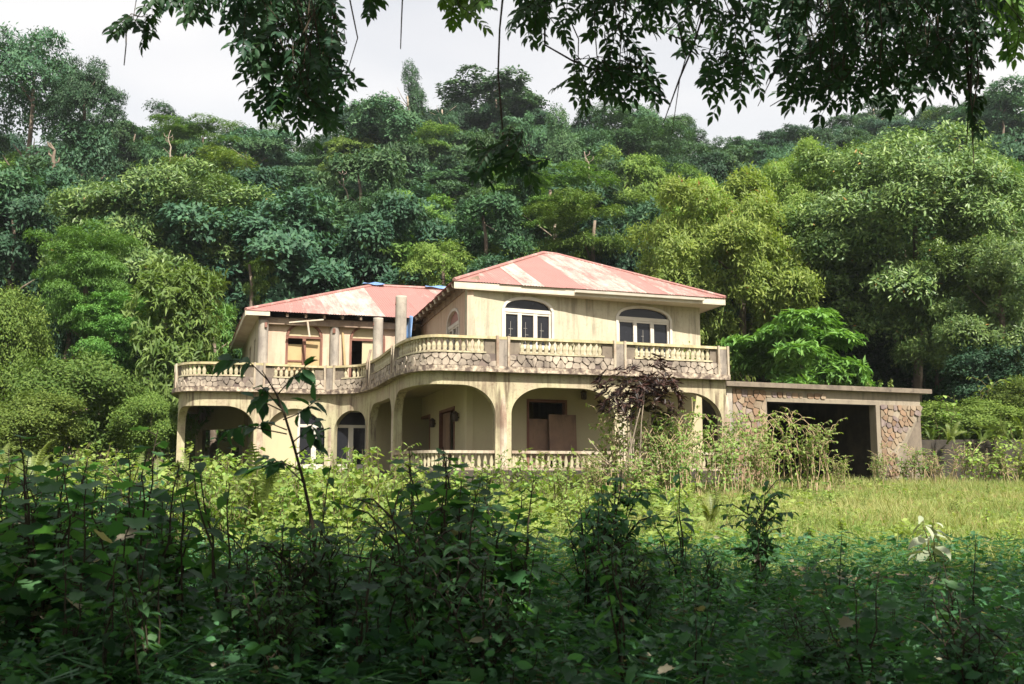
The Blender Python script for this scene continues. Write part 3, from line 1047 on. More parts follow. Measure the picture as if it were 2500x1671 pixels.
# soffit boards on the left gable side
soff = off(EB0, BS, 12.6)
mb = MB()
mb.add([EB0 + (8.14,), off(B0, BD, .05) + (8.09,), off(B3, BD, .05) + (8.09,), soff + (8.14,)], [(0, 1, 2, 3)])
mb.build('soffit', M['fascia'], house)
mb = MB()
mb.slab(soff, EB0, 8.02, 8.24, -.02, .02)
mb.slab(EB0, off(EB0, BD, 0.95), 8.05, 8.22, -.02, .02)
mb.build('fascia', M['fascia'], house)

# --- roofs: corrugated sheets laid one by one
def roof_plane(E0, E1, R0, R1, parent, fades, rng, sheet=0.82, flip=False):
    E0, E1, R0, R1 = (Vector(p) for p in (E0, E1, R0, R1))
    ud = (E1 - E0); Lr = ud.length; ud.normalize()
    nrm = ud.cross(R0 - E0).normalized()
    if nrm.z < 0: nrm = -nrm
    vd = nrm.cross(ud).normalized()
    if vd.z < 0: vd = -vd
    def uv(p): return ((p - E0).dot(ud), (p - E0).dot(vd))
    r0, r1 = uv(R0), uv(R1)
    e1 = uv(E1)
    def vmax(u):
        v = 1e9
        if u < r0[0] - 1e-6: v = r0[1] * max(0, u) / max(1e-6, r0[0])
        elif u > r1[0] + 1e-6: v = r1[1] * max(0, e1[0] - u) / max(1e-6, e1[0] - r1[0])
        else: v = r0[1] + (r1[1] - r0[1]) * (0 if r1[0] - r0[0] < 1e-6 else (u - r0[0]) / (r1[0] - r0[0]))
        return v
    ns = max(1, round(Lr / sheet))
    st = Lr / ns
    for k in range(ns):
        u0, u1 = k * st, (k + 1) * st + 0.03
        n = 16
        us = [u0 + (u1 - u0) * i / n for i in range(n + 1)]
        for br in (r0[0], r1[0]):
            if u0 < br < u1: us.append(br)
        us.sort()
        lift = 0.004 * (k % 2) + rng.uniform(0, .006)
        drop = rng.uniform(-.03, .03)
        vs, fs, rcv = [], [], []
        ox, oy = rng.uniform(0, 50), rng.uniform(0, 50)
        for i, u in enumerate(us):
            w = 0.011 * math.sin(u / 0.105 * 6.2832) + lift
            for v in (-.06 + drop, vmax(min(u, Lr)) ):
                p = E0 + ud * u + vd * v + nrm * w
                vs.append(tuple(p)); rcv += [u + ox, v + oy, 0.0]
        for i in range(len(us) - 1):
            fs.append((2 * i, 2 * i + 2, 2 * i + 3, 2 * i + 1))
        o = mk('roof_sheet', vs, fs, M['roof'], parent, False)
        a = o.data.attributes.new('fade', 'FLOAT', 'POINT')
        f_ = fades(k, ns)
        a2 = o.data.attributes.new('rc', 'FLOAT_VECTOR', 'POINT'); a2.data.foreach_set('vector', rcv)
        a.data.foreach_set('value', [f_] * len(vs))

rr = random.Random(8)
# right block roof
EA0 = PZ(1109, 685, zE)
EA1 = PZ(1771, 728, zE)
EA3 = off(EA0, SIDE, 11.0)
EA2 = off(EA1, SIDE, 11.0)
apx = PY(1326, 619, (EA0[1] + EA1[1] + EA2[1] + EA3[1]) / 4)
ap2 = (apx[0] + 0.6, apx[1] + 0.25, apx[2] - 0.02)
rA = empty('roof'); rA.parent = house
pat = {0: .25, 1: .35, 2: .42, 3: .75, 4: .15, 5: .1, 6: .80, 7: .62, 8: .78, 9: .35, 10: .62, 11: .5, 12: .3}
roof_plane(EA0 + (zE,), EA1 + (zE,), apx, ap2, rA, lambda k, n: pat.get(k, .3) + rr.uniform(-.1, .1), rr)
roof_plane(EA3 + (zE,), EA0 + (zE,), apx, apx, rA, lambda k, n: rr.uniform(0, .5), rr)
roof_plane(EA1 + (zE,), EA2 + (zE,), ap2, ap2, rA, lambda k, n: rr.uniform(0, .5), rr)
roof_plane(EA2 + (zE,), EA3 + (zE,), ap2, apx, rA, lambda k, n: rr.uniform(0, .5), rr)
def hipcap(a, b, parent):
    mb = MB()
    mb.tube([Vector(a) + Vector((0, 0, .02)), Vector(b) + Vector((0, 0, .02))], 0.075, 7)
    o = mb.build('hip_cap', M['roof'], parent)
    fa = o.data.attributes.new('fade', 'FLOAT', 'POINT')
    fa.data.foreach_set('value', [.45] * len(o.data.vertices))
    ra = o.data.attributes.new('rc', 'FLOAT_VECTOR', 'POINT')
    ra.data.foreach_set('vector', [q for v_ in o.data.vertices for q in (v_.co.x * 2, v_.co.y * 2, 0.0)])
for a, b in ((EA0 + (zE,), apx), (EA1 + (zE,), ap2), (apx, ap2), (EA2 + (zE,), ap2), (EA3 + (zE,), apx)):
    hipcap(a, b, rA)
# fascia and gutter along the front, soffit behind
mb = MB()
mb.slab(EA0, EA1, zE - .27, zE - .02, -.04, -.005)
mb.slab(EA1, EA2, zE - .25, zE - .02, -.04, -.005)
mb.build('fascia', M['fascia'], rA)
mG, LG = line_map(EA0, EA1)
gu0 = hit(1403, 710, EA0, EA1)[0]
gu1 = hit(1716, 735, EA0, EA1)[0]
mb = MB()
prof = [(-0.005, .0), (-0.0, -.07), (.05, -.115), (.11, -.10), (.135, -.02), (.12, -.02), (.10, -.085), (.05, -.095), (.012, -.06), (.01, .0)]
vs, fs = [], []
for u in (gu0, (gu0 + gu1) / 2, gu1):
    for d_, z_ in prof:
        vs.append(mG(u, d_ + .002) + (zE - .06 + z_,))
k = len(prof)
for i in range(2):
    for j in range(k):
        fs.append((i * k + j, i * k + (j + 1) % k, (i + 1) * k + (j + 1) % k, (i + 1) * k + j))
fs += [tuple(range(k))[::-1], tuple(2 * k + j for j in range(k))]
mb.add(vs, fs)
mb.build('gutter', M['white'], rA)
mb = MB()
mb.add([EA0 + (zE - .24,), EA1 + (zE - .24,), A1 + (zW - .01,), A0 + (zW - .01,)], [(0, 1, 2, 3)])
mb.add([EA1 + (zE - .23,), EA2 + (zE - .23,), A2 + (zW - .01,), A1 + (zW - .01,)], [(0, 1, 2, 3)])
mb.build('soffit', M['fascia'], rA)
# bare rafter tails along the left eave
mL, LL = line_map(EA3, EA0)
for k in range(13):
    mb = MB()
    u = .5 + k * (LL - .9) / 12
    mb.bar(mL(u, -.95) + (zE + .22,), mL(u, -.05) + (zE - .10,), 0.10, 0.14)
    o = mb.build('rafter', M['wood'], rA)
    mb = MB()
    mb.bar(mL(u, -.05) + (zE - .102,), mL(u, .0) + (zE - .12,), 0.11, 0.15)
    mb.build('rafter_end', M['fascia'], o)
mb = MB()
mb.slab(A3, A0, zW - .0, zE + .08, -.1, .06)
mb.build('wall_plate', M['wood'], rA)

# left block roof
rB = empty('roof'); rB.parent = house
EBR = off(EB0, BD, 14.5)
EB3 = off(EB0, BS, 12.6)
EB2 = off(EBR, BS, 12.6)
zRB = PY(862, 698, off(off(EB0, BS, 6.3), BD, 6.1)[1])[2]
RB0 = off(off(EB0, BS, 6.3), BD, 6.2) + (zRB,)
RB1 = off(off(EB0, BS, 6.3), BD, 12.0) + (zRB + .05,)
roof_plane(EB0 + (zE,), EBR + (zE,), RB0, RB1, rB, lambda k, n: {2: .35, 3: .55, 4: .78, 5: .85, 6: .7, 10: .35, 11: .55}.get(k, .05) + rr.uniform(-.06, .06), rr)
roof_plane(EB3 + (zE,), EB0 + (zE,), RB0, RB0, rB, lambda k, n: rr.uniform(0, .4), rr)
roof_plane(EB2 + (zE,), EB3 + (zE,), RB1, RB0, rB, lambda k, n: rr.uniform(0, .4), rr)
roof_plane(EBR + (zE,), EB2 + (zE,), RB1, RB1, rB, lambda k, n: rr.uniform(0, .4), rr)
for a, b in ((EB0 + (zE,), RB0), (EB3 + (zE,), RB0), (RB0, RB1)):
    hipcap(a, b, rB)

# --- garage
G0 = PZ(1782, 929, zS)
G1 = PZ(2268, 949, zS)
mGa, LGa = line_map(G0, G1)
gar = empty('garage', (0, 0, 0), 'flat-roofed stone-clad garage with a wide dark opening at the house end', 'garage')
gd = ((G1[0] - G0[0]) / LGa, (G1[1] - G0[1]) / LGa)
gb = (-gd[1], gd[0])
W0, W1 = off(off(G0, gb, .3), gd, .0), off(off(G1, gb, .3), gd, -.1)
mW, LW = line_map(W0, W1)
def uzG(px, py): return hit(px, py, W0, W1)
oa, ob = uzG(1874, 1050)[0], uzG(2140, 1060)[0]
ztop = uzG(1874, 981)[1]
zG = 0.9
uR = uzG(2195, 1120)[0]
uT = uzG(2246, 985)[0]
gw = strip_wall('front_wall', mW, 0, uR, zG, 4.93, [(oa, ob, zG, flat(ztop))], 0.35, M['mortar_pale'], gar)
# flared upper corner of the right pier and its rubble buttress
zk = uzG(2200, 1100)[1]
mb = MB()
P_ = lambda u, d, z: mW(u, d) + (z,)
mb.add([P_(uR, 0, zk), P_(uT, 0, 4.2), P_(uT, 0, 4.93), P_(uR, 0, 4.93), P_(uR, -.35, zk), P_(uT, -.35, 4.2), P_(uT, -.35, 4.93), P_(uR, -.35, 4.93)],
       [(0, 1, 2, 3), (7, 6, 5, 4), (0, 4, 5, 1), (1, 5, 6, 2), (2, 6, 7, 3)])
mb.build('pier_shoulder', M['mortar_pale'], gar)
mb = MB()
mb.add([P_(uR - .02, -.02, zk - .1), P_(uR + .25, -.06, zk - .1), P_(uT + .2, -.06, 4.4), P_(uT - .05, -.02, 4.55),
        P_(uR + .1, -1.6, 1.0), P_(uT + .45, -1.6, 1.0), P_(uT + .45, -1.6, 4.3), P_(uT - .05, -1.6, 4.5), P_(uR - .02, -.02, zG), P_(uR + .2, -.06, zG)],
       [(0, 1, 2, 3), (1, 5, 6, 2), (3, 2, 6, 7), (8, 9, 1, 0), (9, 5, 1)])
mb.build('buttress', M['mortar_tan'], gar)
mb = MB()
pts = [mW(uR - .1, -.5), mW(uR - .1, -.14), mW(uT + .12, -.14), mW(uT + .12, -.5)]
mb.hexa([p + (zG,) for p in pts] + [p + (4.5,) for p in pts])
mb.build('rubble_end', M['concrete'], gar)
rng = random.Random(21)
mats3 = [M['stone_tan'], M['stone_rust'], M['stone_tan'], M['stone_rust'], M['stone_grey']]
n1 = stones(mW, .28, oa - .06, 1.0, 4.86, .29, .035, mats3, gw, 0, rng)
n2 = stones(mW, oa - .05, oa + 2.7, ztop + .16, 4.80, .24, .04, mats3, gw, 0, rng, 'stone', .12, lambda u, z: (u - oa) < 2.9 - (z - ztop) * 1.5)
n3 = stones(mW, ob + .22, uT - .02, 1.0, 4.45, .25, .035, mats3, gw, 0, rng, 'stone', .05, lambda u, z: u < (uR - .1 if z < zk else uR - .12 + (uT - uR) * (z - zk) / (4.2 - zk)))
# corner strip of plaster between house and garage, jamb and lintel bands
mb = MB()
pts = [mW(0.0, .03), mW(0.0, .06), mW(.24, .06), mW(.24, .03)]
mb.hexa([mW(0, -.1) + (zG,), mW(0, .07) + (zG,), mW(.24, .07) + (zG,), mW(.24, -.1) + (zG,), mW(0, -.1) + (4.93,), mW(0, .07) + (4.93,), mW(.24, .07) + (4.93,), mW(.24, -.1) + (4.93,)])
mb.build('corner_pier', M['column_grey'], gar)
mb = MB()
def sgW(u0, u1, z0, z1, d0, d1_):
    pts = [mW(u0, d0), mW(u0, d1_), mW(u1, d1_), mW(u1, d0)]
    mb.hexa([p + (z0,) for p in pts] + [p + (z1,) for p in pts])
sgW(oa, ob + .2, ztop, ztop + .15, -.34, .025)
sgW(ob + .002, ob + .2, zG, ztop, -.36, .025)
mb.build('door_surround', M['mortar_tan'], gar)
# roof slab, side and back walls
mb = MB()
pts = [mGa(-.15, 0), mGa(LGa + .15, 0), mGa(LGa + .15, -7.2), mGa(-.15, -7.2)]
mb.hexa([p + (4.935,) for p in pts] + [p + (5.115,) for p in pts])
mb.build('roof_slab', M['concrete'], gar)
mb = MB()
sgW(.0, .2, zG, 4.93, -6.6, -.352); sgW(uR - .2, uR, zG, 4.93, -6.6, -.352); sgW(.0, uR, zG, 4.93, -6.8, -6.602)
mb.build('rear_wall', M['shade_dark'], gar)  # darkness inside the garage is given by near-black wall colour
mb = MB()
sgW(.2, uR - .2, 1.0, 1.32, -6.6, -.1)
mb.build('floor_slab', M['shade_dark'], gar)
# mound of plants is added later on the roof slab

# retaining wall to the right
rw0 = off(W1, gd, -.15)
rw0 = off(rw0, gb, .9)
rw1 = (rw0[0] + 14, rw0[1] - 1.0)
mRW, LRW = line_map(rw0, rw1)
rw = strip_wall('retaining_wall', mRW, -.6, LRW, 0.6, 3.12, [], 0.35, M['shade_dark'], None, .5)  # shade from the growth around is painted into the near-black wall
tag(rw, 'low retaining wall with shade in its dark colour, running right from the garage', 'wall')
# raised soil behind it
mb = MB()
mb.add([mRW(-.5, -.3) + (3.02,), mRW(LRW, -.3) + (3.02,), mRW(LRW + 4, -9) + (3.6,), mRW(-.5, -9) + (3.6,)], [(0, 1, 2, 3)])
tag(mb.build('bank', bpy.data.materials['leaf_litter_soil']), kind='structure')

# --- loose things on the house
mb = MB()
pu0, pu1 = uzA(1338, 1050)[0], uzA(1404, 1050)[0]
q = [mA(pu0, .12), mA(pu0, .15), mA(pu1, .15), mA(pu1, .12)]
q2 = [mA(pu0, .04), mA(pu0, .07), mA(pu1, .07), mA(pu1, .04)]
mb.hexa([p + (zF + .35,) for p in q] + [p + (3.78,) for p in q2])
tag(mb.build('plywood_board', M['ply_dark']), 'brown plywood sheet leaning across the ground-floor doorway behind the balustrade', 'board')
mb = MB()
a_, b_ = uzB(838, 860)[0], uzB(844, 860)[0]
mb.bar(mB(uzB(845, 880)[0], .35) + (zS + .02,), mB(uzB(836, 820)[0], .04) + (7.6,), .09, .04)
tag(mb.build('leaning_plank', M['ply']), 'pale plank leaning upright against the pink wall between upper doors', 'plank')
mb = MB()
mb.bar(mB(uzB(877, 885)[0], .6) + (zS + .05,), mB(uzB(905, 830)[0], .05) + (6.9,), .10, .04)
tag(mb.build('fallen_plank', M['wood']), 'dull plank slanting across the panel of the right upper door', 'plank')
mb = MB()
p0, p1 = PY(706, 788, 41.0), PY(790, 781, 41.2)
mb.bar(p0, p1, .10, .05)
mb.bar(PY(751, 786, 41.05), PY(756, 823, 41.0), .07, .04)
tag(mb.build('dangling_board', M['fascia']), 'broken boards dangling under the eave above the plywood door', 'board')
# tarpaulins
def cloth(name, pts, label, mat):
    n = 8
    a, b, c, d = (Vector(p) for p in pts)
    vs, fs = [], []
    for j in range(n + 1):
        for i in range(n + 1):
            u, v = i / n, j / n
            p = a * (1 - u) * (1 - v) + b * u * (1 - v) + c * u * v + d * (1 - u) * v
            p = p + Vector((0.0, -0.05 - .05 * math.sin(u * 9 + v * 2), .03 * math.sin(u * 7 + v * 4)))
            vs.append(p)
    for j in range(n):
        for i in range(n):
            k = j * (n + 1) + i
            fs.append((k, k + 1, k + n + 2, k + n + 1))
    o = mk(name, vs, fs, mat, None, True)
    md = o.modifiers.new('thick', 'SOLIDIFY'); md.thickness = 0.01
    tag(o, label, 'tarpaulin')
tA = mL(1.2, .1)
cloth('tarpaulin', [PY(986, 830, 42.6), PY(1004, 826, 41.8), PY(1008, 770, 42.2), PY(992, 778, 43.2)], 'blue tarpaulin hanging where the two roofs meet', M['tarp'])
q0 = Vector(RB0)
bd3 = Vector((BD[0], BD[1], 0)); fr3 = Vector((BD[1], -BD[0], -.45))
cloth('tarpaulin', [q0 + bd3 * -.5 + fr3 * .2 + Vector((0, 0, .12)), q0 + bd3 * .6 + fr3 * .16 + Vector((0, 0, .12)), q0 + bd3 * .5 + Vector((0, 0, .16)), q0 + bd3 * -.3 + Vector((0, 0, .14))], 'blue tarpaulin scrap on the left end of the rear roof ridge', M['tarp'])
cloth('tarpaulin', [q0 + bd3 * 2.6 + fr3 * .15 + Vector((0, 0, .12)), q0 + bd3 * 3.9 + fr3 * .17 + Vector((0, 0, .12)), q0 + bd3 * 3.9 + Vector((0, 0, .16)), q0 + bd3 * 2.6 + Vector((0, 0, .16))], 'blue tarpaulin scrap further right along the rear roof ridge', M['tarp'])

# ------------------------------------------------------------------ vegetation toolkit
def unit(a):
    return a / np.maximum(1e-9, np.linalg.norm(a, axis=-1, keepdims=True))

UP = np.array([0, 0, 1.0])
# leaf templates: x across, y along, z off the blade
T_RH = (np.array([[0, 0, 0], [.5, .45, .06], [0, 1, -.10], [-.5, .45, .06], [0, .45, -.02]]), np.array([[0, 1, 4], [1, 2, 4], [2, 3, 4], [3, 0, 4]]))
T_Q = (np.array([[0, 0, 0], [.5, .45, .04], [0, 1, -.06], [-.5, .45, .04]]), np.array([[0, 1, 2], [0, 2, 3]]))
def _ovate():
    v = [[0, 0, 0]]
    for y, w, dz in ((.22, .40, .0), (.5, .5, -.02), (.78, .27, -.07)):
        v += [[w, y, dz + .07], [0, y, dz], [-w, y, dz + .07]]
    v.append([0, 1, -.16])
    t = [[0, 1, 2], [0, 2, 3], [1, 4, 5], [1, 5, 2], [2, 5, 6], [2, 6, 3], [4, 7, 8], [4, 8, 5], [5, 8, 9], [5, 9, 6], [7, 10, 8], [8, 10, 9]]
    return np.array(v), np.array(t)
T_OV = _ovate()
def _lobed():
    pts = [(0, .02), (.22, -.06), (.50, .08), (.42, .30), (.62, .48), (.36, .56), (.26, .80), (.10, .74), (0, 1.0)]
    pts = pts + [(-x, y) for x, y in pts[-2:0:-1]]
    v = [[0, .35, -.05]] + [[x, y, .05 + .12 * abs(x) - .12 * max(0, y - .5)] for x, y in pts]
    n = len(pts)
    t = [[0, 1 + i, 1 + (i + 1) % n] for i in range(n)]
    return np.array(v), np.array(t)
T_LO = _lobed()
def _blade():
    return np.array([[-.5, 0, 0], [.5, 0, 0], [.32, .55, .0], [-.32, .55, 0], [0, 1, -.15]]), np.array([[0, 1, 2], [0, 2, 3], [3, 2, 4]])
T_BL = _blade()

def stamp(T, P, D, Nn, S, W, tone):
    """copies of a leaf template at P pointing along D with blade normal Nn"""
    V, Tr = T
    D = unit(D)
    X = unit(np.cross(D, Nn))
    Z = np.cross(X, D)
    n, k = len(P), len(V)
    S = np.broadcast_to(S, (n,)); W = np.broadcast_to(W, (n,))
    out = (P[:, None, :] + X[:, None, :] * (V[None, :, 0:1] * (S * W)[:, None, None])
           + D[:, None, :] * (V[None, :, 1:2] * S[:, None, None]) + Z[:, None, :] * (V[None, :, 2:3] * S[:, None, None]))
    tri = Tr[None] + (np.arange(n) * k)[:, None, None]
    return out.reshape(-1, 3), tri.reshape(-1, 3), np.repeat(np.broadcast_to(tone, (n,)), k)

def merge(parts):
    V, T, A = [], [], []
    b = 0
    for v, t, a in parts:
        V.append(v); T.append(t + b); A.append(a)
        b += len(v)
    return np.concatenate(V), np.concatenate(T), np.concatenate(A)

def tubes_np(paths, n=5):
    """paths: list of (points, radii) -> arrays"""
    mb = MB()
    for p, r in paths:
        mb.tube(p, r, n, False)
    V = np.array(mb.v)
    T = np.array([t for f in mb.f for t in ((f[0], f[1], f[2]), (f[0], f[2], f[3]))])
    return V, T, np.full(len(V), 0.3)

def rdir(rg, n):
    return unit(rg.normal(size=(n, 3)))

def crown_mesh(name, seed, mat, style='round', rosettes=1500, k=6, leaf=.34, width=.42, puffs=26, tmpl=T_Q, spread=1.0, pr=None):
    """crown of radius 4 and height about 7 with its foot at z=0: leaf rosettes on many uneven puffs"""
    rg = np.random.default_rng(seed)
    if style == 'round':
        d = rdir(rg, puffs); d[:, 2] = np.where(d[:, 2] < -.35, -d[:, 2], d[:, 2])
        rad = rg.uniform(.50, .80, puffs)
        c = d * rad[:, None] * np.array([4, 4, 3.5]) + np.array([0, 0, 3.5])
        r = rg.uniform(.75, 1.45, puffs) * (28 / max(28, puffs)) ** .4; sq = np.array([1, 1, .68])
    elif style == 'full':
        d = rdir(rg, puffs)
        rad = rg.uniform(.42, .96, puffs)
        c = d * rad[:, None] * np.array([3.7, 3.7, 3.2]) + np.array([0, 0, 3.4])
        c[:, :2] *= np.where(c[:, 2:3] < 2.5, 1.10, 1.0)
        r = rg.uniform(.55, 1.3, puffs) * (30 / max(30, puffs)) ** .28; sq = np.array([1, 1, .60])
    elif style == 'feather':
        c = np.stack([rg.normal(0, 1.55, puffs), rg.normal(0, 1.55, puffs), rg.uniform(.8, 6.4, puffs)], 1)
        lim = 3.6 * np.sqrt(np.clip(1 - ((c[:, 2] - 3.4) / 4.2) ** 2, .15, 1))
        q = np.hypot(c[:, 0], c[:, 1]); f = np.minimum(1, lim / np.maximum(q, 1e-3)); c[:, 0] *= f; c[:, 1] *= f
        r = rg.uniform(.7, 1.35, puffs); sq = np.array([1, 1, .40])
    elif style == 'column':
        a = rg.uniform(0, 6.283, puffs); zz = rg.uniform(.6, 6.5, puffs)
        q = 2.4 * np.sqrt(np.clip(1 - ((zz - 3.0) / 4.4) ** 2, .12, 1)) * rg.uniform(.4, 1, puffs)
        c = np.stack([np.cos(a) * q, np.sin(a) * q, zz], 1)
        r = rg.uniform(.7, 1.3, puffs); sq = np.array([1, 1, .9])
    else:   # airy
        d = rdir(rg, puffs); d[:, 2] = np.abs(d[:, 2]) * .9 - .12
        c = d * rg.uniform(.55, .95, puffs)[:, None] * np.array([3.7, 3.7, 4.2]) + np.array([0, 0, 2.6])
        r = rg.uniform(.5, 1.05, puffs); sq = np.array([1, 1, .6])
    w = r ** 2; idx = rg.choice(puffs, rosettes, p=w / w.sum())
    dd = rdir(rg, rosettes)
    dd[:, 2] = np.where((dd[:, 2] < -.2) & (rg.random(rosettes) < .8), -dd[:, 2], dd[:, 2])
    P = c[idx] + dd * sq * (r[idx] * rg.uniform(.70, 1.10, rosettes))[:, None]
    ctr = np.array([0, 0, 2.8])
    ax = unit(dd * .7 + unit(P - ctr) * .5 + UP * .35 + rg.normal(0, .22, (rosettes, 3)))
    Pk = np.repeat(P, k, 0); Ak = np.repeat(ax, k, 0)
    rad = unit(np.cross(Ak, rdir(rg, rosettes * k)))
    if style == 'feather':
        D = unit(rad * 1.0 + Ak * .12 - UP * .18 * rg.random((rosettes * k, 1)))
        Nn = unit(UP + Ak * .3 + rg.normal(0, .3, (rosettes * k, 3)))
    else:
        D = unit(rad * .95 + Ak * .55 - UP * .38 * rg.random((rosettes * k, 1)))
        Nn = unit(Ak * .9 + UP * .25 + rg.normal(0, .22, (rosettes * k, 3)))
    Pk = Pk + rg.normal(0, .10 * spread, Pk.shape)
    S = leaf * rg.uniform(.65, 1.25, rosettes * k)
    tone = np.clip(np.repeat(rg.beta(1.6, 2.2, rosettes), k) * .75 + rg.random(rosettes * k) * .25, 0, .94)
    young = np.repeat(rg.random(rosettes) < .05, k)
    tone = np.where(young, np.clip(tone + .35, 0, .94), tone)
    dead = rg.random(rosettes * k) < .003
    tone = np.where(dead, .98, tone)
    V, T, A = stamp(tmpl, Pk, D, Nn, S, width, tone)
    return mesh_np(name, V, T, mat, A)

def trunk_mesh(name, seed, mat, lean=.6, limbs=6, r0=.26):
    """trunk of height 10 with forking limbs in its upper half"""
    rg = random.Random(seed)
    mb = MB()
    pts, rad = [], []
    x = y = 0
    for i in range(9):
        t = i / 8
        pts.append((x, y, 10 * t)); rad.append(r0 * (1 - .72 * t) * (1.35 if i == 0 else 1))
        x += rg.uniform(-lean, lean) * .3; y += rg.uniform(-lean, lean) * .3
    mb.tube(pts, rad, 7)
    for k in range(limbs):
        i = rg.randint(3, 7)
        a = rg.uniform(0, 6.283); l = rg.uniform(.9, 1.9)
        p0 = Vector(pts[i])
        p1 = p0 + Vector((math.cos(a) * l * .5, math.sin(a) * l * .5, l * .45))
        p2 = p1 + Vector((math.cos(a + .3) * l * .5, math.sin(a + .3) * l * .5, l * .35))
        mb.tube([p0, p1, p2], [rad[i] * .55, rad[i] * .35, rad[i] * .12], 5)
    m = bpy.data.meshes.new(name)
    m.from_pydata(mb.v, [], mb.f)
    m.polygons.foreach_set('use_smooth', [True] * len(m.polygons))
    m.materials.append(mat); m.update()
    return m

TR = [trunk_mesh('trunk', 50 + i, M['bark'] if i % 2 else M['bark_pale']) for i in range(4)]

CR = {
 'round_a': crown_mesh('crown', 1, L['forest'], 'full', 2900, 6, .28, .46, 34),
 'round_b': crown_mesh('crown', 2, L['forest_blue'], 'full', 2900, 6, .27, .48, 26),
 'round_c': crown_mesh('crown', 3, L['forest_yellow'], 'full', 2900, 6, .28, .44, 38),
 'round_d': crown_mesh('crown', 4, L['forest'], 'full', 2600, 6, .30, .42, 20),
 'round_e': crown_mesh('crown', 11, L['forest_deep'], 'full', 2900, 6, .27, .46, 30),
 'feather_a': crown_mesh('crown', 5, L['forest_yellow'], 'feather', 3000, 7, .24, .32, 34),
 'feather_b': crown_mesh('crown', 6, L['bright'], 'feather', 3000, 7, .24, .32, 34),
 'feather_c': crown_mesh('crown', 16, L['forest'], 'feather', 3000, 7, .24, .32, 34),
 'column_a': crown_mesh('crown', 7, L['forest_blue'], 'column', 2600, 6, .24, .42, 30),
 'column_b': crown_mesh('crown', 8, L['forest'], 'column', 2600, 6, .24, .42, 30),
 'airy_a': crown_mesh('crown', 9, L['forest_blue'], 'airy', 2600, 6, .22, .38, 40),
 'airy_b': crown_mesh('crown', 10, L['forest_yellow'], 'airy', 2200, 6, .22, .36, 36),
}
# close trees get finer, denser crowns
CR['mango_dark'] = crown_mesh('crown', 31, L['mango'], 'full', 9000, 7, .18, .36, 70)
CR['mango_big'] = crown_mesh('crown', 32, L['mango'], 'full', 14000, 7, .15, .36, 110)
CR['mango_low'] = crown_mesh('crown', 35, L['mango'], 'full', 10000, 7, .165, .36, 80)
CR['lime'] = crown_mesh('crown', 33, L['lime'], 'full', 12000, 7, .18, .30, 90)
CR['feather_near'] = crown_mesh('crown', 34, L['bright'], 'feather', 4600, 8, .21, .28, 44)
CR['whorl'] = crown_mesh('crown', 36, L['whorl'], 'column', 1500, 8, .46, .28, 46, T_RH)
CR['vine'] = crown_mesh('crown', 37, L['forest_yellow'], 'full', 6500, 6, .22, .46, 64, T_Q, 2.4)
CR['vine_dark'] = crown_mesh('crown', 38, L['forest_blue'], 'column', 5000, 6, .19, .5, 50)
CR['sumac'] = crown_mesh('crown', 39, L['bright'], 'feather', 1500, 10, .62, .22, 26, T_RH)

def tree(kind, x, y, w, zlo, zhi, label, cat='tree', group=None, name='forest_tree', rz=None, tr=None, rg=random):
    g = gz(x, y)
    e = empty(name, (x, y, g), label, cat, group)
    e.rotation_euler = (0, 0, rg.uniform(0, 6.283) if rz is None else rz)
    c = bpy.data.objects.new('crown', CR[kind])
    c.scale = (w / 8 * rg.uniform(.85, 1.18), w / 8 * rg.uniform(.85, 1.18), (zhi - zlo) / 7)
    c.rotation_euler = (rg.uniform(-.13, .13), rg.uniform(-.13, .13), 0)
    c.location = (0, 0, zlo - g)
    link(c, e)
    t = bpy.data.objects.new('trunk', TR[rg.randrange(4)] if tr is None else tr)
    hh = max(1.0, zlo + (zhi - zlo) * .72 - g)
    t.scale = (min(1.3, hh / 10 + .15),) * 2 + (hh / 10,)
    link(t, e)
    return e

def tree_px(kind, px, py, wpx, hpx, Y, label, **kw):
    x, y, z = PY(px, py, Y)
    w = wpx * Y / F; h = hpx * Y / F
    return tree(kind, x, y, w, z - h / 2, z + h / 2, label, **kw)

rt = random.Random(77)
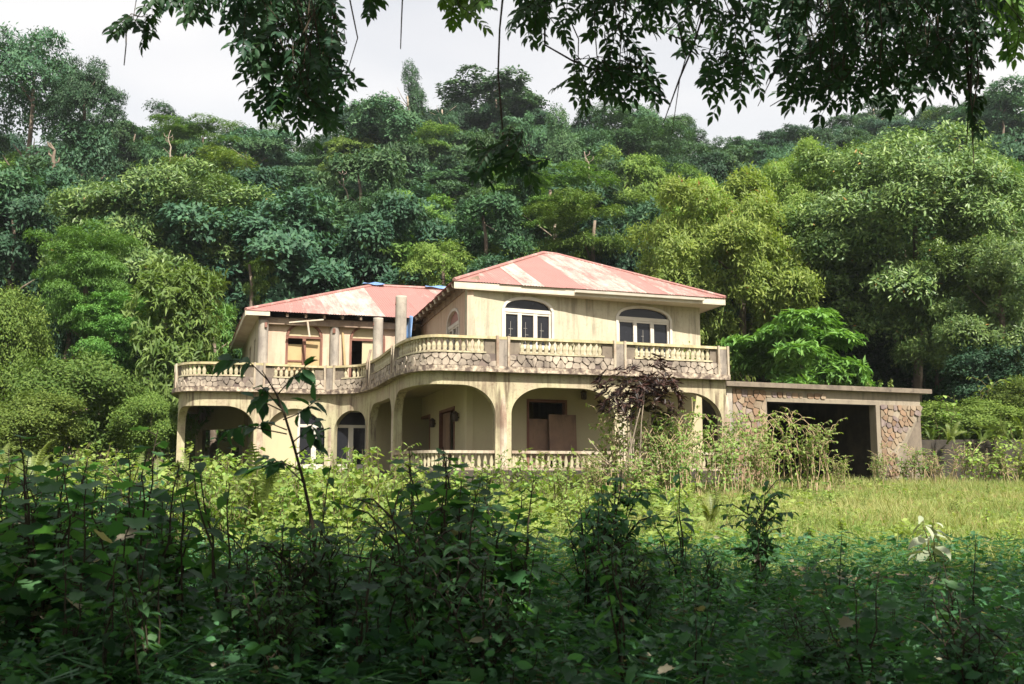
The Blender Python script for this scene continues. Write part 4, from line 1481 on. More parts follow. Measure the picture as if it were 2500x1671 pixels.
# --- trees that stand out
SPEC = [
 ('airy_a', 75, 200, 420, 440, 84, 'tall blue-green tree rising above the ridge at the far left', 'tall_tree'),
 ('airy_a', 225, 250, 220, 300, 82, 'slimmer companion right of the tall left ridge tree', 'tall_tree'),
 ('column_a', 130, 480, 300, 440, 80, 'vine-hung trunk mass below the tall left ridge tree', 'vine_tree'),
 ('round_b', 20, 600, 300, 420, 62, 'dense dark bluish tree at the left edge under the tall ridge tree', 'dense_tree'),
 ('mango_dark', 440, 600, 540, 520, 62, 'large dark dome-shaped tree with yellowish leaf tips left of the house', 'mango_tree'),
 ('feather_near', 190, 690, 340, 300, 50, 'bright green feathery tree with layered boughs at left', 'feathery_tree'),
 ('feather_near', 270, 820, 260, 230, 49, 'lower bright feathery tree with tiered boughs below the taller one', 'feathery_tree'),
 ('vine_dark', 150, 800, 190, 320, 52, 'dark vine-draped tree between the bright feathery trees and the left edge', 'vine_tree'),
 ('vine', 15, 850, 280, 420, 46, 'yellow-green leafy tree cut by the left edge at house height', 'leafy_tree'),
 ('vine', 165, 985, 350, 330, 44, 'low broad mound of yellow-green climber left of the house', 'vine_mound'),
 ('whorl', 395, 880, 300, 480, 47, 'tall shrub with whorls of long pale leaves by the left balcony', 'whorled_shrub'),
 ('whorl', 520, 890, 200, 330, 52, 'smaller whorled pale shrub behind the left balcony corner', 'whorled_shrub'),
 ('feather_a', 620, 690, 120, 200, 58, 'narrow yellow-green tree behind the left roof corner', 'young_tree'),
 ('round_d', 745, 600, 330, 300, 66, 'broad mid-green tree above the left roof', 'broad_tree'),
 ('feather_c', 880, 590, 260, 250, 64, 'layered green tree between the two roofs', 'layered_tree'),
 ('round_c', 1062, 665, 150, 200, 60, 'small olive tree standing beside the high roof', 'olive_tree'),
 ('round_d', 1190, 590, 260, 300, 66, 'dark broad-leaved tree right behind the high roof peak', 'broad_tree'),
 ('feather_a', 1330, 500, 330, 190, 70, 'olive-green spreading tree above the roof peak', 'spreading_tree'),
 ('feather_a', 1440, 590, 330, 240, 66, 'feathery olive tree to the right of the roof peak', 'spreading_tree'),
 ('round_b', 1590, 640, 220, 330, 68, 'dark blue-green tree behind the right roof hip', 'dense_tree'),
 ('round_a', 1215, 255, 300, 170, 128, 'rounded tree crowning the middle of the ridge', 'ridge_tree'),
 ('airy_a', 930, 275, 75, 80, 130, 'small thin-leaved tree poking above the ridge near its middle', 'ridge_tree'),
 ('round_c', 870, 385, 230, 150, 102, 'yellow-green rounded tree high on the slope', 'slope_tree'),
 ('feather_a', 480, 360, 300, 130, 96, 'flat yellow-green tree high on the left slope', 'slope_tree'),
 ('lime', 1800, 670, 540, 640, 55, 'yellow-green drooping-leaved tree behind the right end of the house', 'lime_tree'),
 ('lime', 1945, 520, 310, 420, 58, 'upper yellow-green bough tree beside the big glossy tree', 'lime_tree'),
 ('lime', 1700, 540, 230, 260, 60, 'small yellow-green tree at the left of the lime-coloured trees', 'lime_tree'),
 ('mango_big', 2210, 590, 680, 600, 57, 'big glossy domed tree on the right', 'mango_tree'),
 ('mango_low', 2430, 750, 460, 460, 50, 'dark glossy tree leaning in at the right edge below the big dome', 'mango_tree'),
 ('feather_near', 2480, 520, 220, 300, 62, 'light green feathery tree at the right edge beside the big dome', 'feathery_tree'),
 ('sumac', 1945, 870, 340, 250, 47, 'bright green small tree with long compound leaves behind the garage', 'small_tree'),
 ('round_b', 2440, 300, 330, 240, 118, 'pale blue-green far tree on the ridge at the right', 'ridge_tree'),
 ('vine_dark', 300, 970, 220, 330, 50, 'dark leafy mass in the shade left of the porch', 'vine_tree'),
 ('vine', 360, 1030, 190, 190, 43, 'low sunlit bush right beside the porch pillar', 'bush'),
 ('vine', 60, 1040, 260, 220, 41, 'low bush behind the ferns at the left edge', 'bush'),
 ('round_a', 620, 830, 340, 360, 62, 'dark leafy tree behind the left side wall', 'dark_tree'),
 ('feather_c', 1720, 860, 260, 320, 60, 'shaded tree behind the right balcony end', 'dark_tree'),
 ('vine', 2350, 1030, 240, 150, 44.2, 'soft bright green bush on the bank near the garage', 'bush'),
 ('vine', 2470, 1000, 230, 200, 44.6, 'soft bright green bush on the bank at the right edge', 'bush'),
 ('vine_dark', 2440, 940, 300, 260, 47, 'dark leafy mass behind the bank at the right edge', 'vine_tree'),
 ('round_a', 2120, 880, 400, 340, 62, 'shadowed tree in the dark gap above the garage', 'dark_tree'),
 ('round_a', 2300, 900, 360, 300, 60, 'shadowed tree at the dark right above the retaining wall', 'dark_tree'),
]
for i, (kd, px, py, w, h, Y, lab, nm) in enumerate(SPEC):
    tree_px(kd, px, py, w, h, Y, lab, name=nm, rg=rt, tr=TR[1 + 2 * (i % 2)])

# --- the rest of the wooded hillside, tree by tree
KINDS_ = [('round_a', 'mid-green round-crowned tree in the hillside wood'), ('round_b', 'blue-green round-crowned tree in the hillside wood'),
          ('round_c', 'yellowish round-crowned tree in the hillside wood'), ('round_d', 'coarse-leaved mid-green tree in the hillside wood'), ('round_e', 'deep green round-crowned tree in the hillside wood'),
          ('feather_a', 'olive flat-layered tree in the hillside wood'), ('feather_c', 'dark green flat-layered tree in the hillside wood'),
          ('column_a', 'narrow blue-green tree in the hillside wood'), ('column_b', 'narrow mid-green tree in the hillside wood'),
          ('airy_a', 'thin-crowned bluish tree in the hillside wood'), ('airy_b', 'thin-crowned yellowish tree in the hillside wood')]
WT = [20, 17, 7, 12, 18, 6, 10, 7, 7, 4, 3]
cntf = 0
def spot(px, py):
    h = 'on the ridge' if py < 330 else 'high on the slope' if py < 430 else 'halfway up the slope' if py < 540 else 'low on the slope'
    for a, t in ((180, 'at the far left'), (420, 'above the left bushes'), (640, 'above the left balcony'), (860, 'above the left roof'), (1050, 'between the roofs'), (1250, 'left of the roof peak'), (1450, 'right of the roof peak'), (1680, 'above the right roof hip'), (1950, 'above the yellow-green trees'), (2250, 'above the big glossy tree')):
        if px < a: return h + ' ' + t
    return h + ' at the far right'
yy = 63.0
while yy < 150:
    step = 5.6 + (yy - 63) * .022
    half = yy * .52 + 4
    xx = -half + rt.uniform(0, step)
    while xx < half:
        x, y = xx + rt.uniform(-.36, .36) * step, yy + rt.uniform(-.36, .36) * step
        kd, lab = rt.choices(KINDS_, WT)[0]
        w = rt.uniform(6.0, 12.5) * (0.78 if kd.startswith('col') else 1)
        hh = rt.uniform(6.5, 14.5) * (1.15 if kd.startswith('col') else 1)
        g = gz(x, y)
        # ridge trees stay low so that the skyline keeps its height
        zhi = g + hh
        px_, py_ = proj(x, y, zhi)
        lim = 232 + 40 * math.sin(px_ * .004 + 1.0) + 30 * math.sin(px_ * .011)
        if py_ > lim and -150 < px_ < 2650:
            tree(kd, x, y, w, g + hh * .2, zhi, lab.replace('in the hillside wood', spot(px_, py_)), 'tree', 'trees of the wooded hillside', rg=rt)
            cntf += 1
        xx += step
    yy += step * .92
print('forest trees', cntf)

# --- undergrowth that closes the gaps on the slope
def scatter_leaves(name, n, region, hmax, leaf, width, mat, seed, tmpl=T_Q, up=.6, k=5, label=None):
    rg = np.random.default_rng(seed)
    pr = random.Random(seed)
    P = []
    while len(P) < n:
        x, y, dens = region(pr)
        if pr.random() > dens: continue
        h = hmax(x, y, pr) if callable(hmax) else hmax * pr.random()
        P.append((x, y, gz(x, y) + h))
    P = np.array(P)
    Pk = np.repeat(P, k, 0) + rg.normal(0, leaf * .55, (n * k, 3)) * np.array([1, 1, .5])
    a = rg.uniform(0, 6.283, n * k)
    D = np.stack([np.cos(a), np.sin(a), rg.uniform(-.35, .45, n * k)], 1)
    Nn = unit(UP * up + rg.normal(0, .42, (n * k, 3)) + np.array([0, -.15, 0]))
    tone = np.clip(np.repeat(rg.random(n), k) * .7 + rg.random(n * k) * .3, 0, .94)
    tone = np.where(rg.random(n * k) < .01, .98, tone)
    V, T, A = stamp(tmpl, Pk, D, Nn, leaf * rg.uniform(.6, 1.35, n * k), width, tone)
    o = link(bpy.data.objects.new(name, mesh_np(name, V, T, mat, A)))
    tag(o, label, kind='stuff')
    return o

def reg_hill(pr):
    y = 50 + 95 * pr.random() ** 1.2
    return pr.uniform(-.56, .56) * y, y, 1.0
scatter_leaves('slope_undergrowth', 9000, reg_hill, 3.2, .55, .5, L['forest'], 90, label='dark leafy undergrowth between the hillside trees')

# --- bare dead trunks on the slope
def snag(px, py0, py1, Y, seed, label, r=.16, forks=5, mat='bark_pale'):
    rg = random.Random(seed)
    b, t = Vector(PY(px, py0, Y)), Vector(PY(px + rg.uniform(-14, 14), py1, Y))
    mb = MB()
    pts = [b.lerp(t, i / 5) + Vector((rg.uniform(-.2, .2), 0, 0)) for i in range(6)]
    b0_ = Vector((b.x, b.y, gz(b.x, b.y) - .2))
    mb.tube([b0_] + pts, [r * 1.2] + [r * (1 - .7 * i / 5) for i in range(6)], 6)
    for k in range(forks):
        i = rg.randint(2, 4)
        a = rg.choice((-1, 1))
        l = (t - b).length * rg.uniform(.15, .35)
        p1 = pts[i] + Vector((a * l * .6, rg.uniform(-.3, .3), l * .8))
        mb.tube([pts[i], pts[i].lerp(p1, .5) + Vector((a * .15, 0, 0)), p1], [r * .5, r * .35, r * .12], 5)
    tag(mb.build('dead_tree', M[mat], None, True), label, 'dead tree')
snag(845, 480, 415, 78, 1, 'pale leafless forked snag above the left roof', .07, 7)
snag(1678, 600, 440, 61, 2, 'tall bare pale trunk left of the yellow-green trees', .13, 4)
snag(1440, 440, 370, 78, 3, 'bare leaning trunk high behind the roof peak', .08, 3)
snag(420, 370, 318, 90, 4, 'short pale bare trunk high on the left slope', .07, 5)
snag(125, 440, 350, 73, 5, 'brown dead palm-like stub at the left below the tall tree', .22, 3, 'bark')
snag(990, 300, 262, 124, 6, 'thin dead twig standing on the ridge', .10, 3)

# ------------------------------------------------------------------ plants: meshes built once, copied as individuals
def plant_mesh(seed, h=1.5, stems=2, leaves=16, leaf=.17, width=.9, tmpl=T_LO, mat=None, smat=None, spread=.25, petiole=.10, start=.25, droop=.25, arch=0.0, twigs=0, base=0.0):
    """returns (foliage mesh, stem mesh), foot at the origin"""
    rg = random.Random(seed)
    paths, P, D, Nn, S, tone = [], [], [], [], [], []
    for s in range(stems):
        a = rg.uniform(0, 6.283); lean = rg.uniform(.2, 1) * spread * h
        hh = h * rg.uniform(.6, 1.0) if s else h
        ba, br = rg.uniform(0, 6.283), base * math.sqrt(rg.random())
        bxo, byo = math.cos(ba) * br, math.sin(ba) * br
        pts = []
        for i in range(9):
            t = i / 8
            cx = bxo + math.cos(a) * lean * (t ** (1.3 + arch)) + rg.uniform(-.02, .02) * h
            cy_ = byo + math.sin(a) * lean * (t ** (1.3 + arch)) + rg.uniform(-.02, .02) * h
            pts.append(Vector((cx, cy_, hh * (t if not arch else math.sin(t * 1.57 * (1 + arch * .35)) / math.sin(1.57 * (1 + arch * .35)) if t < 1 else t))))
        r0 = .006 + .007 * h
        paths.append((pts, [r0 * (1 - .75 * i / 8) for i in range(9)]))
        cand = []
        for k in range(leaves):
            t = start + (1 - start) * (k + rg.random() * .6) / leaves
            i = min(7, int(t * 8)); f = t * 8 - i
            cand.append((pts[i].lerp(pts[i + 1], min(1, f)), k * 2.4 + rg.uniform(-.5, .5), t))
        for q in range(twigs):
            i = rg.randint(3, 7); aa = rg.uniform(0, 6.283); l = h * rg.uniform(.15, .3)
            e = pts[i] + Vector((math.cos(aa) * l, math.sin(aa) * l, l * rg.uniform(.2, .8)))
            m_ = pts[i].lerp(e, .5) + Vector((0, 0, .05 * h))
            paths.append(([pts[i], m_, e], [r0 * .5, r0 * .4, r0 * .2]))
            for k in range(5):
                cand.append((m_.lerp(e, k / 4), aa + rg.uniform(-1.6, 1.6), .7 + .3 * rg.random()))
        for p, ang, t in cand:
            pl = petiole * rg.uniform(.6, 1.3) * (1.2 - .6 * t)
            o = Vector((math.cos(ang), math.sin(ang), rg.uniform(.1, .7)))
            e = p + o * pl
            if petiole > .05: paths.append(([p, e], [r0 * .3, r0 * .22]))
            P.append(e); D.append((o.x, o.y, rg.uniform(-.6, .35) - droop))
            Nn.append((rg.uniform(-.45, .45), rg.uniform(-.45, .45) - .1, 1)); S.append(leaf * rg.uniform(.55, 1.25) * (1.15 - .45 * t))
            tone.append(min(.94, rg.random() * .75 + .25 * t) if rg.random() > .012 else .98)
    V, T, A = stamp(tmpl, np.array([tuple(p) for p in P]), np.array(D), unit(np.array(Nn)), np.array(S), width, np.array(tone))
    fm = mesh_np('foliage', V, T, mat, A)
    V, T, A = tubes_np(paths, 4)
    sm = mesh_np('stem', V, T, smat or M['stem'])
    return fm, sm

def fern_mesh(seed, n=14, length=1.0, upright=.8, mat=None, wid=.16, m=22, pw=.30):
    rg = np.random.default_rng(seed)
    parts, rach = [], [([(0, 0, -.05), (0, 0, .06)], [.05, .03])]
    for f in range(n):
        a = rg.uniform(0, 6.283); l = length * rg.uniform(.65, 1.1); u = upright * rg.uniform(.7, 1.2)
        t = np.linspace(.06, 1, m)
        r = l * (t * .45 + .35 * t ** 2.2) * (1.15 - .55 * upright); z = l * (u * t - .42 * t ** 2.6)
        pts = np.stack([np.cos(a) * r, np.sin(a) * r, z], 1)
        rach.append(([(0, 0, 0)] + [tuple(q) for q in pts[::4]] + [tuple(pts[-1])], [.008] * (len(pts[::4]) + 1) + [.003]))
        tan = unit(np.gradient(pts, axis=0))
        side = unit(np.cross(tan, UP))
        w = wid * l * np.sin(np.pi * np.clip(t * .93 + .07, 0, 1)) ** .7
        for sg in (1, -1):
            D = side * sg + tan * .35 - UP * .12
            parts.append(stamp(T_BL, pts, D, np.cross(side, tan), np.maximum(.015, w), pw, np.clip(rg.random() * .6 + rg.random(len(t)) * .35, 0, .94)))
    V, T, A = merge(parts + [tubes_np(rach, 3)])
    return mesh_np('frond', V, T, mat, A)

def put_plant(name, meshes, x, y, sc, rz, label, cat, group=None, z=None, sz=None):
    g = gz(x, y) if z is None else z
    if isinstance(meshes, tuple):
        e = empty(name, (x, y, g - .02), label, cat, group)
        for nm, me in (('foliage', meshes[0]), ('stem', meshes[1])):
            link(bpy.data.objects.new(nm, me), e)
    else:
        e = link(bpy.data.objects.new(name, meshes))
        e.location = (x, y, g - .02)
        tag(e, label, cat, group)
    e.rotation_euler = (0, 0, rz)
    e.scale = (sc, sc, sz or sc)
    return e

rp = random.Random(404)
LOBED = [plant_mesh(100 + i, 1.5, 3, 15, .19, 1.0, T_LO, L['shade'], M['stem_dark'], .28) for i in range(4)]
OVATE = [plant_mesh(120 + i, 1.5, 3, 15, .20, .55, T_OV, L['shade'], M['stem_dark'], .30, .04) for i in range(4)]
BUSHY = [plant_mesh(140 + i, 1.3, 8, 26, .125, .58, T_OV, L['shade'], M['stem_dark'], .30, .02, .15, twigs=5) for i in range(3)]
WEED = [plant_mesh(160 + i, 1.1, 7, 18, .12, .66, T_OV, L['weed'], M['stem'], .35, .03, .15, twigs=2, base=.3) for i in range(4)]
WEEDL = [plant_mesh(165 + i, 1.2, 4, 15, .16, .95, T_LO, L['weed'], M['stem'], .3, .07, .15) for i in range(3)]
PALE = [plant_mesh(180 + i, 2.3, 18, 24, .15, .72, T_OV, L['weed_pale'], M['stem_dry'], .40, .04, .12, .45, .25, twigs=4, base=.75) for i in range(4)]
FERN = [fern_mesh(200 + i, 16, 1.0, 1.15, L['fern'], .13) for i in range(3)]
FERNB = [fern_mesh(210 + i, 12, 1.0, 1.0, L['fern'], .085, 34, .24) for i in range(3)]
FERND = [fern_mesh(215 + i, 13, 1.0, .8, L['shade'], .18) for i in range(2)]

def by_top(px, top, Y):
    """plan position and height of a plant whose top is seen at height `top`"""
    x, y, z = PY(px, top, Y)
    return x, y, max(.25, z - gz(x, y))

def skirt(px):                          # height of the shaded thicket's top edge across the view
    pts = [(0, 1110), (200, 1100), (400, 1130), (480, 1200), (640, 1270), (800, 1260), (960, 1240), (1060, 1140), (1250, 1170), (1330, 1280), (1450, 1230), (1600, 1290), (1750, 1320), (2000, 1380), (2200, 1370), (2500, 1350)]
    for (a, va), (b, vb) in zip(pts, pts[1:]):
        if a <= px <= b: return va + (vb - va) * (px - a) / (b - a)
    return pts[0][1] if px < 0 else pts[-1][1]

# --- shaded foreground thicket
FG = [('lobed', LOBED, 'lobed_weed', 'tall lobed-leaf weed', 1.5), ('ovate', OVATE, 'broad_leaf_weed', 'tall oval-leaf weed', 1.5), ('bushy', BUSHY, 'bushy_weed', 'bushy small-leaf weed', 1.3)]
def where(px):
    for a, s in ((180, 'at the far left'), (400, 'in front of the left bushes'), (640, 'below the left balcony'), (900, 'below the curved balcony'), (1150, 'below the left front arch'), (1400, 'below the middle arch'), (1700, 'below the red shrub'), (1950, 'below the garage opening'), (2200, 'below the garage right pier')):
        if px < a: return s
    return 'at the far right'
for i in range(270):
    px = rp.uniform(-120, 2620)
    if px > 1350 and rp.random() < .35: continue
    row = rp.random()
    Y = 6.3 + 9.0 * row ** .8
    top = skirt(px) + rp.uniform(0, 1) ** (1.3 if px < 1300 else .9) * (360 if px < 1300 else 230) - (25 if rp.random() < .12 else 0)
    if Y < 7.5: top = max(top, 1330)
    x, y, h = by_top(px, top, Y)
    kind, pool, nm, txt, base = rp.choices(FG, [5, 3, 2])[0]
    if h < .35: continue
    if px < 1000 and rp.random() < .10: h *= 1.2
    sc = min(h / base, 1.5)
    lab = 'shaded %s %s, %s row' % (txt, where(px), 'nearest' if row < .33 else 'middle' if row < .66 else 'back')
    put_plant(nm, rp.choice(pool), x, y, sc if sc > .55 else .55 + (sc - .55) * .5, rp.uniform(0, 6.28), lab, 'weed', 'weeds in the shaded foreground', sz=sc)

def reg_fg(pr):
    y = 6.0 + 11.5 * pr.random() ** .85
    return pr.uniform(-.58, .58) * y, y, 1
def h_fg(x, y, pr):
    return pr.random() ** 2.0 * (.6 if y < 12 else .4)
gc = dict(up=.35)
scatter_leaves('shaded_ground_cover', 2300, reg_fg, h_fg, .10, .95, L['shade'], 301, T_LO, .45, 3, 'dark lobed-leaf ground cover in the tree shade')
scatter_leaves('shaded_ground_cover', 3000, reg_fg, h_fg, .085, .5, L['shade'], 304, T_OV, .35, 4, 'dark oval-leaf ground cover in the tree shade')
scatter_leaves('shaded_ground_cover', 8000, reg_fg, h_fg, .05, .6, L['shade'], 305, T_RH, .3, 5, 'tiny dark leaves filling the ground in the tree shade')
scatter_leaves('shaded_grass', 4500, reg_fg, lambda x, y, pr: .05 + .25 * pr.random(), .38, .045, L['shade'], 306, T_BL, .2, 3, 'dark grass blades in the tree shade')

# single plants that stand out in the shade
for nm, pool, px, top, Y, base, lab in (
    ('lobed_weed', LOBED, 1170, 1085, 9.0, 1.5, 'big lobed-leaf weed standing against the lower balustrade'),
    ('lobed_weed', LOBED, 1060, 1095, 9.4, 1.5, 'lobed-leaf weed left of the big one before the balustrade'),
    ('lobed_weed', LOBED, 1120, 1160, 8.6, 1.5, 'low lobed-leaf weed in front of the big balustrade weed'),
    ('bushy_weed', BUSHY, 1490, 1145, 11.0, 1.3, 'dense dark bushy weed rising below the red-leaved shrub'),
    ('bushy_weed', BUSHY, 1440, 1215, 10.4, 1.3, 'dark bushy weed leaning beside the dense one'),
    ('bushy_weed', BUSHY, 1850, 1165, 12.5, 1.3, 'dark flat-topped bushy weed before the garage left pier'),
    ('broad_leaf_weed', OVATE, 1660, 1130, 13, 1.5, 'tall oval-leaf weed with wide leaves between shrub and garage'),
    ('broad_leaf_weed', OVATE, 2040, 1290, 10.5, 1.5, 'oval-leaf weed with round leaves before the planks in the grass'),
    ('broad_leaf_weed', OVATE, 2360, 1300, 9.5, 1.5, 'broad-leaved weed with thin stems at the lower right'),
    ('broad_leaf_weed', OVATE, 775, 1130, 9.0, 1.5, 'dark oval-leaf weed with thick stem right of the sapling'),
    ('broad_leaf_weed', OVATE, 575, 1110, 8.6, 1.5, 'dark oval-leaf weed with folded leaves left of the sapling'),
    ('lobed_weed', LOBED, 110, 1060, 8.6, 1.5, 'tall lobed-leaf weed highest at the left edge'),
    ('lobed_weed', LOBED, 330, 1085, 9.5, 1.5, 'tall lobed-leaf weed in front of the porch bushes'),
    ('bushy_weed', BUSHY, 930, 1215, 10.5, 1.3, 'dark bushy weed below the curved balcony stretch')):
    x, y, h = by_top(px, top, Y)
    put_plant(nm, rp.choice(pool), x, y, h / base * .9, rp.uniform(0, 6.28), lab, 'weed', sz=h / base)

for i in range(26):
    left = i % 2
    px = rp.uniform(0, 430) if left else rp.uniform(990, 1290)
    Y = rp.uniform(8.3, 12.5)
    top = rp.uniform(1075, 1190) if left else rp.uniform(1095, 1230)
    x, y, h = by_top(px, top, Y)
    put_plant('lobed_weed', rp.choice(LOBED), x, y, h / 1.5, rp.uniform(0, 6.28), 'leafy lobed weed %s' % ('rising at the left before the porch bushes' if left else 'in the clump before the lower balustrade'), 'weed', 'leafy lobed weeds in two clumps', sz=h / 1.5)

for i in range(22):
    px = 400 + i * 27 + rp.uniform(-14, 14)
    Y = rp.uniform(16.5, 24)
    x, y, h = by_top(px, rp.uniform(1085, 1165), Y)
    put_plant('tall_sunlit_weed', rp.choice(WEEDL + WEED), x, y, min(1.15, h * .62), rp.uniform(0, 6.28), 'tall sunlit weed standing up in the field %s' % where(px), 'weed', 'tall sunlit weeds in the field', sz=h / 1.15)

# silvery-leaved plant at the right
sil = plant_mesh(260, .5, 3, 8, .22, .42, T_OV, L['silver'], M['stem'], .35, .03, .4)
x, y, h = by_top(2275, 1255, 14.5)
put_plant('silver_plant', sil, x, y, h / .5 * .85, .4, 'plant with large silvery leaves in the grass at the right', 'plant', sz=h / .5)

# --- the sapling that stands against the house
sap = empty('sapling', (0, 0, 0), 'slender dark sapling with large pointed leaves standing before the left arches', 'sapling')
SY = 8.2
stem_px = [(790, 1420), (765, 1290), (742, 1180), (715, 1080), (692, 1005), (676, 965), (655, 930), (640, 905)]
sp = [Vector(PY(a, b, SY)) for a, b in stem_px]
sp[0] = Vector((sp[0].x, sp[0].y, gz(sp[0].x, sp[0].y)))
mb = MB()
mb.tube(sp, [.02, .017, .014, .012, .011, .009, .006, .004], 6)
twigs = [((676, 965), (712, 925), (745, 895)), ((655, 930), (610, 885), (560, 880)), ((692, 1005), (650, 985), (620, 970)), ((692, 1025), (730, 1010), (770, 980)),
         ((700, 1050), (650, 1030), (620, 1050)), ((715, 1080), (750, 1050), (770, 1030)), ((690, 1000), (668, 978), (640, 945)), ((742, 1180), (690, 1130), (650, 1120)), ((725, 1110), (760, 1085), (775, 1060)), ((700, 1060), (600, 1040), (555, 1050)), ((735, 1150), (690, 1130), (610, 1150))]
lp, ld, ls = [], [], []
rs = random.Random(5)
for tw in twigs:
    p = [Vector(PY(a, b, SY + rs.uniform(-.25, .25) * k)) for k, (a, b) in enumerate(tw)]
    mb.tube(p, [.006, .005, .003], 5)
    dd = (p[2] - p[1])
    for k in range(9):
        t = k / 8
        q = p[1].lerp(p[2], t) if k else p[1]
        lp.append(q)
        ld.append((dd.x * 2 + rs.uniform(-.5, .5), rs.uniform(-.5, .5), dd.z + rs.uniform(-.75, .25)))
        ls.append(rs.uniform(.09, .20))
mb.build('stem', M['stem_dark'], sap, True)
n = len(lp)
rgn = np.random.default_rng(3)
V, T, A = stamp(T_OV, np.array([tuple(p) for p in lp]), np.array(ld), unit(np.array([[rs.uniform(-.5, .5), -.5 + rs.uniform(-.4, .4), .8] for _ in range(n)])), np.array(ls), .48, rgn.random(n) * .7)
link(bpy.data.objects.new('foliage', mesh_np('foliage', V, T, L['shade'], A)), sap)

# --- sunlit field between the thicket and the house
def top_mid(px):
    pts = [(0, 1080), (130, 1075), (430, 1090), (620, 1085), (700, 1120), (900, 1115), (960, 1150), (1300, 1160), (1480, 1130), (1800, 1165), (2100, 1185), (2500, 1170)]
    for (a, va), (b, vb) in zip(pts, pts[1:]):
        if a <= px <= b: return va + (vb - va) * (px - a) / (b - a)
    return 1120
n_f = 0
for i in range(95):
    left = rp.random() < .8
    px = rp.uniform(330, 1020) if left else rp.uniform(1020, 1750)
    Y = rp.uniform(19, 31)
    top = top_mid(px) + rp.random() ** 1.2 * 150
    x, y, h = by_top(px, top, Y)
    h = min(h, 2.1)
    lab = 'upright sword fern %s, %s' % (where(px), 'near the house' if Y > 27 else 'mid-field' if Y > 23 else 'beside the shade')
    put_plant('fern', rp.choice(FERN), x, y, max(.75, h * .8), rp.uniform(0, 6.28), lab, 'fern', 'sunlit ferns before the house', sz=h * 1.05)
for i in range(14):
    px = rp.uniform(-60, 150); Y = rp.uniform(26, 34)
    x, y, h = by_top(px, rp.uniform(1050, 1150), Y)
    put_plant('fern', rp.choice(FERN), x, y, max(.8, h * .7), rp.uniform(0, 6.28), 'tall pale-tipped fern in the bed at the far left edge', 'fern', 'ferns at the left edge', sz=h)
for i in range(150):
    px = rp.uniform(150, 1780)
    Y = rp.uniform(18, 33)
    top = top_mid(px) + rp.random() * 160 + (0 if px < 1000 else 15)
    x, y, h = by_top(px, top, Y)
    pool, nm, txt = rp.choice(((WEED, 'sunlit_weed', 'sunlit bright weed'), (WEEDL, 'lobed_sunlit_weed', 'sunlit lobed-leaf weed')))
    h = min(h, 2.0)
    lab = '%s %s, %s' % (txt, where(px), 'near the house' if Y > 27 else 'mid-field' if Y > 22.5 else 'beside the shade')
    put_plant(nm, rp.choice(pool), x, y, max(.6, h * .8), rp.uniform(0, 6.28), lab, 'weed', 'sunlit weeds before the house', sz=h / 1.15)
for px, top, Y, lab in ((862, 1085, 27, 'bright weed spire below the narrow arch'), (925, 1075, 26, 'tall bright weed spire at the foot of the corner column'), (1350, 1085, 23, 'fresh green weed clump before the middle arch balustrade'), (1290, 1110, 22, 'low fresh green weed left of the middle clump')):
    x, y, h = by_top(px, top, Y)
    put_plant('sunlit_weed', rp.choice(WEED), x, y, h * .75, rp.uniform(0, 6.28), lab, 'weed', sz=h / 1.1)

def reg_mid(pr):
    y = 15.5 + 19 * pr.random()
    x = pr.uniform(-.56, .57) * y
    px = proj(x, y, gz(x, y))[0]
    return x, y, 1.0 if px < 1500 else .8
def h_mid(x, y, pr):
    px = proj(x, y, 1)[0]
    q = .5 + .5 * math.sin(x * 1.1 + 1.7 * math.sin(y * .5)) * math.sin(y * .83 + .6 * x)
    return pr.random() ** 1.3 * (.15 + 1.5 * q * q) * (1.0 if px < 1000 else .6 if px < 1700 else .22)
scatter_leaves('sunlit_ground_cover', 8000, reg_mid, h_mid, .14, .6, L['weed'], 302, T_RH, .4, 5, 'bright low weeds covering the field before the house')
scatter_leaves('sunlit_ground_cover', 11000, reg_mid, h_mid, .07, .5, L['weed_pale'], 312, T_Q, .3, 6, 'small pale leaves among the low weeds before the house')

# --- rough grass
def grass(name, n, region, hgt, seed, mat, label):
    rg = np.random.default_rng(seed); pr = random.Random(seed)
    P = []
    while len(P) < n:
        x, y, d = region(pr)
        if pr.random() < d: P.append((x, y, gz(x, y) - .01))
    P = np.array(P)
    D = np.stack([rg.normal(0, .55, n), rg.normal(0, .55, n), np.ones(n)], 1)
    a = rg.uniform(0, 6.283, n)
    Nn = np.stack([np.cos(a), np.sin(a), np.full(n, .3)], 1)
    patch = .5 + .5 * np.sin(P[:, 0] * .55 + 1.2 * np.sin(P[:, 1] * .35)) * np.sin(P[:, 1] * .6 + P[:, 0] * .21)
    tone = np.clip(patch * .55 + rg.random(n) * .5 - .05, 0, .94)
    V, T, A = stamp(T_BL, P, D, Nn, hgt * rg.uniform(.45, 1.25, n), .045, tone)
    o = link(bpy.data.objects.new(name, mesh_np(name, V, T, mat, A)))
    tag(o, label, kind='stuff')
def reg_grass(pr):
    y = 14 + 27 * pr.random()
    x = pr.uniform(-.55, .58) * y
    px = proj(x, y, 1)[0]
    return x, y, .45 if px < 1500 else 1
grass('grass', 80000, reg_grass, .30, 303, L['grass'], 'rough yellow-green grass in front of the garage')

